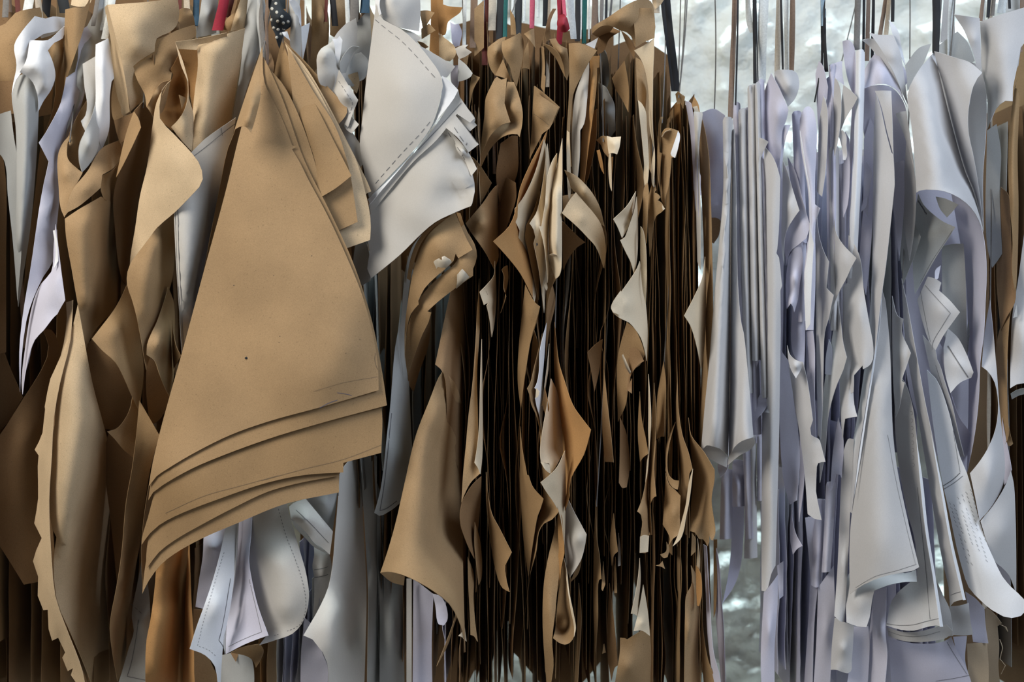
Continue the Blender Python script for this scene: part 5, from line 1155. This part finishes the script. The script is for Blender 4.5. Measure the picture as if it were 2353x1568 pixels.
strip('WL', 1872, 1898, 1150, 1345, -8, -14, 8, 5, 6)
S('WL', '1850,1190,9c 1880,1185,9c 1882,1260,9 1880,1340,9 1872,1420,9 1866,1600,9c 1846,1600,14c 1856,1450,14 1862,1340,12', 0.12)
S('WC', '1918,1420,4c 1940,1430,3 1962,1438,3c 1960,1480,3 1957,1520,3 1955,1543,3 1948,1548,3c 1935,1545,3 1922,1540,3 1909,1540,5c 1912,1480,5 / 1938,1490,1', 0.1)
S('WL', '1880,1350,8c 1916,1300,7 1918,1420,7 1912,1500,8 1905,1600,8c 1868,1600,9c 1876,1470,9 / 1896,1450,6', 0.12)
S('WL', '1955,1440,6c 1995,1440,5c 1998,1470,5 1992,1600,6c 1940,1600,6c 1950,1548,6', 0.15)
S('WL', '2009,1358,6c 2037,1350,2c 2036,1400,1 2035,1460,1 2039,1500,1 2036,1550,1 2030,1600,1c 1990,1600,8c 1996,1480,8 / 2028,1450,0', 0.12)
RACK(['WL', 'WL'], [1852, 1866, 1880, 1896, 1910, 1925, 1940, 1958], (900, 1000), (1560, 1640), (12, 18), (40, 60), (-4, 4), 0.12, 4, -10, 73)
RACK(['WL', 'WL'], [1800, 1815, 1830, 1845, 1860, 1878, 1896, 1912, 1930, 1946, 1962, 1980], (330, 420), (1000, 1120), (14, 20), (40, 56), (-4, 4), 0.08, 4, -6, 74)
RACK(['WC', 'WL'], [1990, 2005, 2022, 2040, 2058, 2076, 2094], (300, 420), (1000, 1120), (12, 18), (40, 56), (-4, 4), 0.12, 4, 10, 75)

B('fan of white sheet corners sweeping up and left above an arched white sheet', 2040)
R('black', '2052,-40,5 2051,50,4', 8)
S('WB', '2042,46,0c 2052,54,0 2063,70,0 2072,110,1 2080,150,2c 2070,130,1 2058,100,1 2050,75,0', 0.06)
S('WC', '1997,75,0c 2020,80,0 2053,81,0c 2068,120,0 2078,180,1 2086,240,2c 2074,215,1 2060,180,0 2031,124,0 2012,95,0 / 2050,130,-1', 0.1)
S('WC', '1980,92,1c 1995,89,1 2012,89,1c 2030,122,1 2060,182,1 2084,246,3c 2070,220,3 2048,180,2 2012,124,2 1995,104,2', 0.08)
S('WL', '1984,165,5c 1998,140,3 2014,118,2c 2040,160,1 2062,195,1 2084,245,1c 2075,228,1 2058,205,1 2040,195,0 2028,193,-1 2010,195,0 1986,204,2c / 2030,170,-1', 0.12)
S('WL', '2064,140,6c 2080,160,6 2085,190,6c 2070,210,6', 0.2)
S('WG', '2080,150,12c 2112,110,12 2140,100,12c 2120,150,12 2085,210,12c', 0.3)
S('WL', '1984,203,8c 2010,196,6 2040,197,6 2060,210,6 2080,245,6 2080,420,8 2060,520,9c 2040,400,9 1990,330,10', 0.3)
S('WC', '2058,261,0c 2070,257,-1 2082,255,-1c 2088,290,-1 2095,340,-1 2101,390,0c 2090,350,0 2078,312,0 2066,280,0', 0.06)
S('WL', '2056,376,3c 2066,371,2 2077,370,2c 2078,440,2 2074,520,3 2066,600,4c 2058,520,4 2052,460,5', 0.1)
S('WC', '2085,300,4c 2095,360,2 2104,420,1 2102,520,2 2090,600,3c 2078,520,4 2078,400,5', 0.15)

B('large white sheet rolled into a tall tube with an open lower end, upper right', 2160)
R('black', '2150,-40,4 2152,40,3 2150,122,2', 18)
R('grey', '2164,-40,6 2154,110,4', 5)
S('WC', '2147,118,3c 2130,138,1 2117,153,-1 2100,180,-2 2090,200,-2 2085,220,-1 2092,270,-2 2098,319,-4 2103,390,-5 2106,443,-5c 2114,438,-9 2128,436,-12 2155,437,-14 2187,446,-14 2219,466,-11 2240,490,-6 2260,534,0c 2250,490,0 2236,440,1 2219,399,2 2187,287,4 2160,180,4 / 2125,200,-4 2140,300,-9 2155,390,-13 / 2180,350,-6|2147,118,1c 2170,124,-1 2190,131,-3 2228,143,-4 2257,167,-5c 2246,180,-6 2236,200,-7 2228,235,-8 2224,270,-8 2226,310,-7 2235,350,-6 2244,399,-4 2254,470,-2 2260,530,0c 2250,490,1 2236,440,2 2219,399,3 2187,287,5 2160,180,5 / 2200,200,-3|2228,142,2 2246,150,3 2260,180,3 2267,223,2 2267,270,1 2265,319,0 2259,399,-1 2260,530,0c 2250,470,3 2240,399,5 2224,310,8 2224,235,8 / 2255,260,3', 0.1)
wl = S('WL', '2185,440,7c 2219,462,5 2242,488,3 2258,533,1 2265,580,0 2267,625,0 2264,700,0 2261,766,0 2252,836,1 2250,900,1 2247,941,2 2236,1020,3 2222,1087,5c 2224,1000,12 2226,900,14 2225,815,14 2220,650,15 2200,520,14', 0.12)
B('shadowed white pattern cards with printed outlines inside and under the rolled tube', 2150)
R('white', '2188,-40,9 2183,60,9 2180,200,10', 12)
R('grey', '2196,-40,9 2184,130,9', 3)
S('WL', '2105,440,16c 2190,430,16 2250,500,16 2235,700,17 2230,1000,18 2150,1050,18 2090,900,18 2080,600,17', 0.4)
w = S('WG', '2110,445,8c 2122,470,7 2145,493,6 2168,510,5 2195,522,4c 2178,550,4 2158,580,5 2130,628,6 2102,677,7c 2097,600,9 2100,500,9 / 2150,540,4', 0.1)  # white card, the shade in the tube put in as grey
LINE(w, '2188,530 2165,565 2140,603 2115,650', w=0.7)
for i in range(7):
    LINE(w, '%d,%d %d,%d' % (2110 + i * 2.9, 461 + i * 4.6, 2112.4 + i * 2.9, 466 + i * 4.6), w=3.0, name='small_print')
w = S('WG', '2072,440,7c 2085,468,6 2097,500,5 2116,545,3c 2108,570,4 2095,605,5 2076,652,6c 2069,590,8 2068,510,8 / 2095,550,4', 0.1)  # left card, also white with its shade in the colour
for i in range(6):
    LINE(w, '%d,%d %d,%d' % (2080 + i * 2.4, 487 + i * 5.4, 2082 + i * 2.4, 492 + i * 5.4), w=2.6, name='small_print')
S('WG', '2150,452,7c 2170,456,6 2202,470,5c 2190,485,5 2176,500,5c 2160,480,6', 0.1)  # white scrap greyed for the shade of the tube
S('WG', '2164,566,9c 2190,561,8 2214,560,8c 2218,620,8 2221,720,9 2222,815,9c 2200,840,10 2165,760,10c', 0.1)  # white rear card, shade put in by the grey paper
w = S('WC', '2132,636,5c 2150,641,4 2163,650,4c 2160,660,4 2158,668,4c 2182,690,2 2206,718,1c 2190,740,2 2170,768,3 2150,805,4c 2138,790,5 2120,740,6 2108,690,7c / 2165,715,2', 0.08)
LINE(w, '2126,656 2150,683 2184,720 2165,750 2143,790 2142,804', w=1.0)
LINE(w, '2115,670 2122,710 2132,760 2138,786', w=0.7)
S('WL', '2162,610,7c 2156,640,6c 2148,645,6c 2150,620,7', 0.05)
w = S('WC', '2178,755,6c 2200,775,5 2220,812,4 2237,856,2c 2232,868,3c 2206,880,3 2184,904,3c 2172,860,5 2168,800,6c / 2205,840,3', 0.1)
LINE(w, '2178,795 2200,830 2225,868', w=2.2)
S('WL', '2140,780,8c 2160,790,7 2175,840,6 2186,905,5 2205,960,6 2230,1000,8 2222,1085,9c 2200,1060,9 2165,950,9 2145,860,9', 0.15)
w = S('WC', '2120,770,6c 2150,806,5 2153,826,5c 2160,840,5 2172,880,4 2188,930,3 2200,985,3 2216,1050,3c 2196,1050,5 2170,960,6 2140,860,7', 0.15)
LINE(w, '2150,840 2165,890 2180,945 2196,1010', w=0.7)

B('long white blade-shaped sheets with drawn hem lines and bright right edges, lower right', 2120)
w = S('WC', '2072,640,5c 2085,700,3 2097,766,1 2111,843,0 2126,925,-1 2142,1000,-2 2153,1060,-2 2166,1123,-3 2190,1254,-6 2206,1320,-7 2218,1377,-8c 2205,1380,-7 2192,1384,-5 2183,1394,-4c 2180,1350,-2 2168,1300,1 2150,1200,4 2130,1080,6 2105,930,7 2080,780,7 / 2150,1150,-1 2180,1290,-4', 0.12)
LINE(w, '2182,1370 2195,1364 2214,1359', w=1.2)
S('WB', '2140,1000,-3c 2166,1123,-4.5 2190,1254,-7.5 2219,1379,-9.5c 2213,1380,-10.1 2186,1262,-8.1 2162,1128,-5', 0.02)  # lit right edge of the blade put in as brighter white
w = S('WC', '2064,860,6c 2080,880,4 2098,940,2 2108,1022,0 2120,1105,-2 2132,1217,-4 2150,1330,-6 2166,1440,-9c 2150,1438,-8 2125,1443,-7 2100,1450,-5 2070,1448,-2 2036,1438,1c 2050,1380,3 2108,1325,1 2104,1250,1 2086,1180,4 2066,1075,6 2056,950,8 / 2120,1250,-2 2135,1380,-5', 0.12)
LINE(w, '2038,1434 2070,1438 2100,1436 2130,1428 2162,1421', w=1.1)
LINE(w, '2108,1120 2118,1220 2128,1320 2137,1424', w=0.9)
for i in range(8):
    y = 950 + i * 17
    LINE(w, ' '.join('%.1f,%.1f' % (2094 + i * 0.6 + 3.4 * math.cos(a), y + 4.6 * math.sin(a)) for a in (-2.2, -1.2, -.2, .8, 1.8)), w=0.6, name='small_print')
S('WB', '2106,1010,-1c 2120,1105,-3 2132,1217,-5 2150,1330,-7 2167,1441,-10c 2160,1441,-10.7 2144,1330,-7.7 2126,1217,-5.6 2114,1105,-3.5', 0.02)  # edge light on the front blade, put in with brighter paper
S('WC', '2050,680,5c 2062,725,3 2076,733,2c 2072,760,2 2088,800,0 2093,812,-1c 2084,840,0 2074,868,0 2072,876,0 2079,880,-1c 2073,905,0 2066,940,2 2058,960,4c 2052,860,6 / 2075,820,0', 0.1)
w = S('WC', '2038,1442,2c 2070,1452,0 2110,1452,-2 2150,1442,-4 2175,1435,-5 2190,1452,-5c 2175,1466,-4 2140,1474,-3 2105,1476,-1 2070,1472,1 2042,1462,3c / 2110,1462,-2', 0.1)
LINE(w, '2042,1452 2075,1462 2115,1463 2160,1452', w=0.7)
S('WC', '2150,1330,1c 2168,1370,0 2182,1400,-1 2190,1462,-3c 2180,1463,-2 2168,1440,-1', 0.05)
S('WC', '2182,1394,2c 2205,1392,1 2226,1386,1c 2228,1410,0 2231,1435,0 2236,1459,0c 2213,1461,0 2190,1460,1c 2186,1425,2', 0.1)
S('WL', '2218,1360,5c 2240,1375,4 2262,1398,4c 2265,1440,4 2271,1479,3c 2255,1478,4 2236,1476,5c 2228,1420,6', 0.12)
w = S('WL', '2042,1468,6c 2110,1480,4 2170,1474,3 2186,1464,3c 2196,1490,3 2220,1535,3 2242,1600,3c 2050,1600,8c / 2160,1530,3', 0.15)
LINE(w, '2176,1476 2195,1508 2222,1550', w=0.8)
LINE(w, '2150,1566 2190,1560 2230,1552', w=0.9)
S('WL', '2190,1464,6c 2222,1462,5 2218,1520,5 2228,1560,5 2232,1600,5c 2205,1530,5', 0.1)
RACK(['WL'], [2050, 2066, 2082, 2100, 2118, 2136], (1100, 1200), (1560, 1640), (14, 18), (36, 56), (-4, 4), 0.12, 4, 20, 76)

B('bluish white rounded tongue-shaped sheet with a block of tiny print', 2250)
R('white', '2262,-40,16 2250,500,16 2215,860,8', 8)
w = S('WB', '2130,850,7c 2150,870,5 2175,930,3 2206,1050,1 2222,1088,0 2250,1196,-3 2266,1245,-5 2284,1286,-7 2303,1325,-9 2324,1350,-10 2353,1378,-12 2362,1398,-12 2346,1416,-12 2325,1421,-12 2305,1417,-11 2280,1403,-9 2255,1382,-7 2226,1350,-4 2212,1310,-2 2200,1265,0 2182,1180,2 2166,1110,4 2145,980,6 / 2215,1180,-3 2255,1310,-7', 0.12)
LINE(w, '2166,1118 2190,1102 2206,1087', w=1.6)
LINE(w, '2168,1125 2195,1108 2212,1094', w=1.0)
LINE(w, '2190,990 2200,1050 2206,1085', w=0.8)
rr = random.Random(5)
for col in range(6):
    V0 = []
    bx, by = 2181 + col * 9.5, 1155 - col * 6 + (10 if col == 1 else 0)
    for k in range(int(14 + 3 * math.sin(col * 2))):
        x, y = bx + k * 3.1, by + k * 10.4
        if y > 1304 or rr.random() < 0.12: continue
        V0.append((x, y))
    tg = o_sf[w.name][0]
    V, F = [], []
    for (x, y) in V0:
        for j in range(3):
            xa, ya = x + rr.uniform(-0.6, 0.6) + j * 1.3, y + j * 2.0
            q = np.array([(xa, ya), (xa + 1.1, ya - 0.3), (xa + 1.5, ya + 1.0), (xa + 0.4, ya + 1.3)])
            z = tg(q) - 0.1
            F.append(tuple(range(len(V), len(V) + 4)))
            V += [P(a[0], a[1], d) for a, d in zip(q, z)]
    child('small_print', V, F, 'ink', None, w)
B('white paper twisted in two bright loops at the right beside the tongue-shaped sheet', 2290)
S('WC', '2275,690,4c 2282,760,2 2290,850,1 2296,930,0 2303,1000,0 2309,1080,0 2306,1110,0 2284,1156,-2 2251,1197,-5c 2240,1140,-4 2229,1088,-2c 2248,1065,-3 2268,1034,-3 2288,985,-2 2294,930,-1 2286,880,0 2268,852,1 2256,843,2c 2262,770,5 / 2275,1090,-5', 0.15)
S('WC', '2253,1198,-4c 2280,1165,-3 2308,1120,-2 2323,1083,-1c 2329,1110,-1 2333,1180,-1 2335,1290,0 2335,1365,2c 2328,1345,1 2318,1322,-1 2300,1303,-3 2286,1291,-4 2270,1252,-5 / 2310,1220,-4', 0.12)
S('WL', '2303,960,4c 2310,1000,3 2320,1050,2 2325,1080,1c 2318,1100,2 2308,1115,3c', 0.08)
S('WL', '2286,1290,3c 2305,1305,2 2318,1322,2 2322,1345,3c 2300,1330,4', 0.06)
B('beige linen pieces with frayed edges at the bottom right corner', 2260, 'linen_bundle', 'fabric')
R('beige', '2276,-40,20 2275,700,19 2262,1400,12', 10)
S('linen', '2222,1480,5c 2245,1478,4 2268,1477,4c 2272,1540,4 2270,1600,4c 2226,1600,5c', 0.3, name='cloth_piece')
S('linen', '2264,1395,10c 2284,1410,9 2302,1433,8c 2292,1440,9 2296,1490,9 2294,1530,9 2302,1600,9c 2266,1600,11c', 0.3, name='cloth_piece')
R('linen', '2296,1435,9 2312,1442,7 2316,1452,7 2308,1440,7', 1.3, 'loose_thread', rail=False)
R('linen', '2297,1470,9 2304,1490,8 2298,1515,8 2310,1530,7 2300,1550,8', 1.2, 'loose_thread', rail=False)

B('white sheets flaring at the top right corner with a curled left strip', 2270)
R('brown', '2262,-40,5 2253,48,3', 9)
R('black', '2275,-40,6 2270,40,5', 8)
R('grey', '2288,-40,6 2280,36,5', 10)
R('white', '2310,-40,7 2300,30,6', 20)
R('black', '2318,-40,5 2320,20,4', 6)
S('WC', '2192,33,-1c 2215,36,-2 2251,42,-1c 2253,100,0 2255,160,2c 2247,158,2 2240,135,1 2230,105,0 2215,70,0 / 2238,90,-1', 0.08)
S('WC', '2252,50,1c 2300,33,-1 2353,17,-1 2390,4,0c 2380,60,0 2349,105,-1 2345,110,-1c 2336,160,-2 2328,200,-3 2327,233,-4c 2310,232,-4 2298,240,-3 2286,254,-1 2276,278,1 2268,299,4c 2268,223,5 2257,168,5 2255,110,4 / 2300,120,-2 2310,200,-3', 0.12)
LI = S('WC', '2346,108,0c 2335,140,1 2310,205,2 2288,252,3 2276,280,4c 2290,246,5 2312,205,4 2340,150,3c', 0.05)
S('WG', '2155,105,12c 2200,72,12 2222,95,12 2240,140,12 2228,146,12 2195,135,12 2150,120,12', 0.3)
S('WG', '2310,-30,14c 2375,-30,14c 2375,20,12 2345,22,12 2312,28,12c', 0.3)
S('WC', '2170,-20,20c 2190,-20,20c 2195,80,20 2160,100,20c', 0.3)
B('dark brown kraft sheets and a long lit kraft strip at the far right edge', 2330)
R('brown', '2350,-40,10 2345,120,8', 10)
RACK(['KD', 'WG', 'KD', 'KD'], [2268, 2280, 2292, 2304, 2316, 2328, 2342, 2356, 2372, 2388, 2404], (230, 290), (1480, 1620), (14, 20), (40, 56), (-3, 5), 0.12, 4, 8, 81)
S('K', '2331,205,2c 2336,203,1 2343,222,2 2340,290,2 2338,350,2 2340,470,2 2338,600,2 2334,677,2c 2330,660,1 2325,615,0 2327,560,0 2322,490,0 2318,430,0 2318,320,1 2324,260,2 / 2330,300,0 2331,450,-1', 0.1)
S('K', '2330,210,4c 2333,195,3 2338,180,3 2332,208,3c', 0.1)
S('WG', '2268,300,10c 2290,285,9 2300,350,9 2297,430,9 2300,520,8 2303,583,7c 2292,600,8 2280,616,9c 2268,560,11', 0.15)
S('KD', '2300,430,9c 2318,450,5 2322,520,4 2326,600,3 2334,685,1 2328,705,1 2314,728,2 2300,760,5c 2290,640,9', 0.15)
S('K', '2330,692,2c 2322,720,2 2316,790,2 2314,880,2 2316,960,2 2318,1000,2 2310,1022,3 2304,1022,4c 2296,960,6 2290,880,7 2290,790,7 2308,730,4', 0.15)
S('WG', '2336,700,1c 2338,728,1c 2328,731,1c', 0.05)
S('WC', '2353,540,3c 2390,500,3c 2390,875,3c 2353,881,1 2336,884,1 2321,893,1c 2322,830,3 2326,730,4 2340,640,5 / 2350,780,0', 0.12)
S('WG', '2322,905,5c 2340,895,5 2390,890,5c 2390,905,6 2345,908,6 2325,918,6c', 0.1)
S('K', '2318,980,5c 2322,1000,4 2328,1020,4c 2322,1025,4 2310,1023,5c', 0.1)
B('kraft paper sheets continuing along the rail past the right edge', 2480)
RACK(['K', 'KD'], [2420, 2450, 2480, 2520, 2560, 2610, 2670, 2730], (20, 120), (1450, 1650), (4, 12), (36, 55), (-14, 14), 0.3, 9, 0, 82)
# ---------------------------------------------------------------- cords: every bundle hangs from the rail
for b in [o for o in COL.objects if o.get('category') in ('sewing pattern', 'tie', 'fabric', 'ribbon')]:
    if any(c.name.startswith('hanging_ribbon') for c in b.children):
        continue
    best = None
    for c in b.children:
        if not c.name.startswith(('paper_sheet', 'dotted', 'cloth')):
            continue
        co = np.empty(len(c.data.vertices) * 3)
        c.data.vertices.foreach_get('co', co)
        co = co.reshape(-1, 3)
        i = co[:, 2].argmax()
        if best is None or co[i, 2] > best[2]:
            best = tuple(co[i])
    if best is None:
        continue
    t = Vector(best)                                   # relative to the bundle's hook
    top = Vector((t.x * 0.25, 0.0, 0.0))
    r = 0.0012
    V, F = [], []
    for k in range(9):
        f = k / 8
        p = top.lerp(t - Vector((0, 0, 0.012)), f) + Vector((0.006 * math.sin(f * 3), 0, 0))
        for j in range(6):
            a = j * math.pi / 3
            V.append((p.x + r * math.cos(a), p.y + r * math.sin(a), p.z))
    for k in range(8):
        for j in range(6):
            F.append((k * 6 + j, k * 6 + (j + 1) % 6, k * 6 + 6 + (j + 1) % 6, k * 6 + 6 + j))
    link('hanging_cord', V, F, 'grey', b)
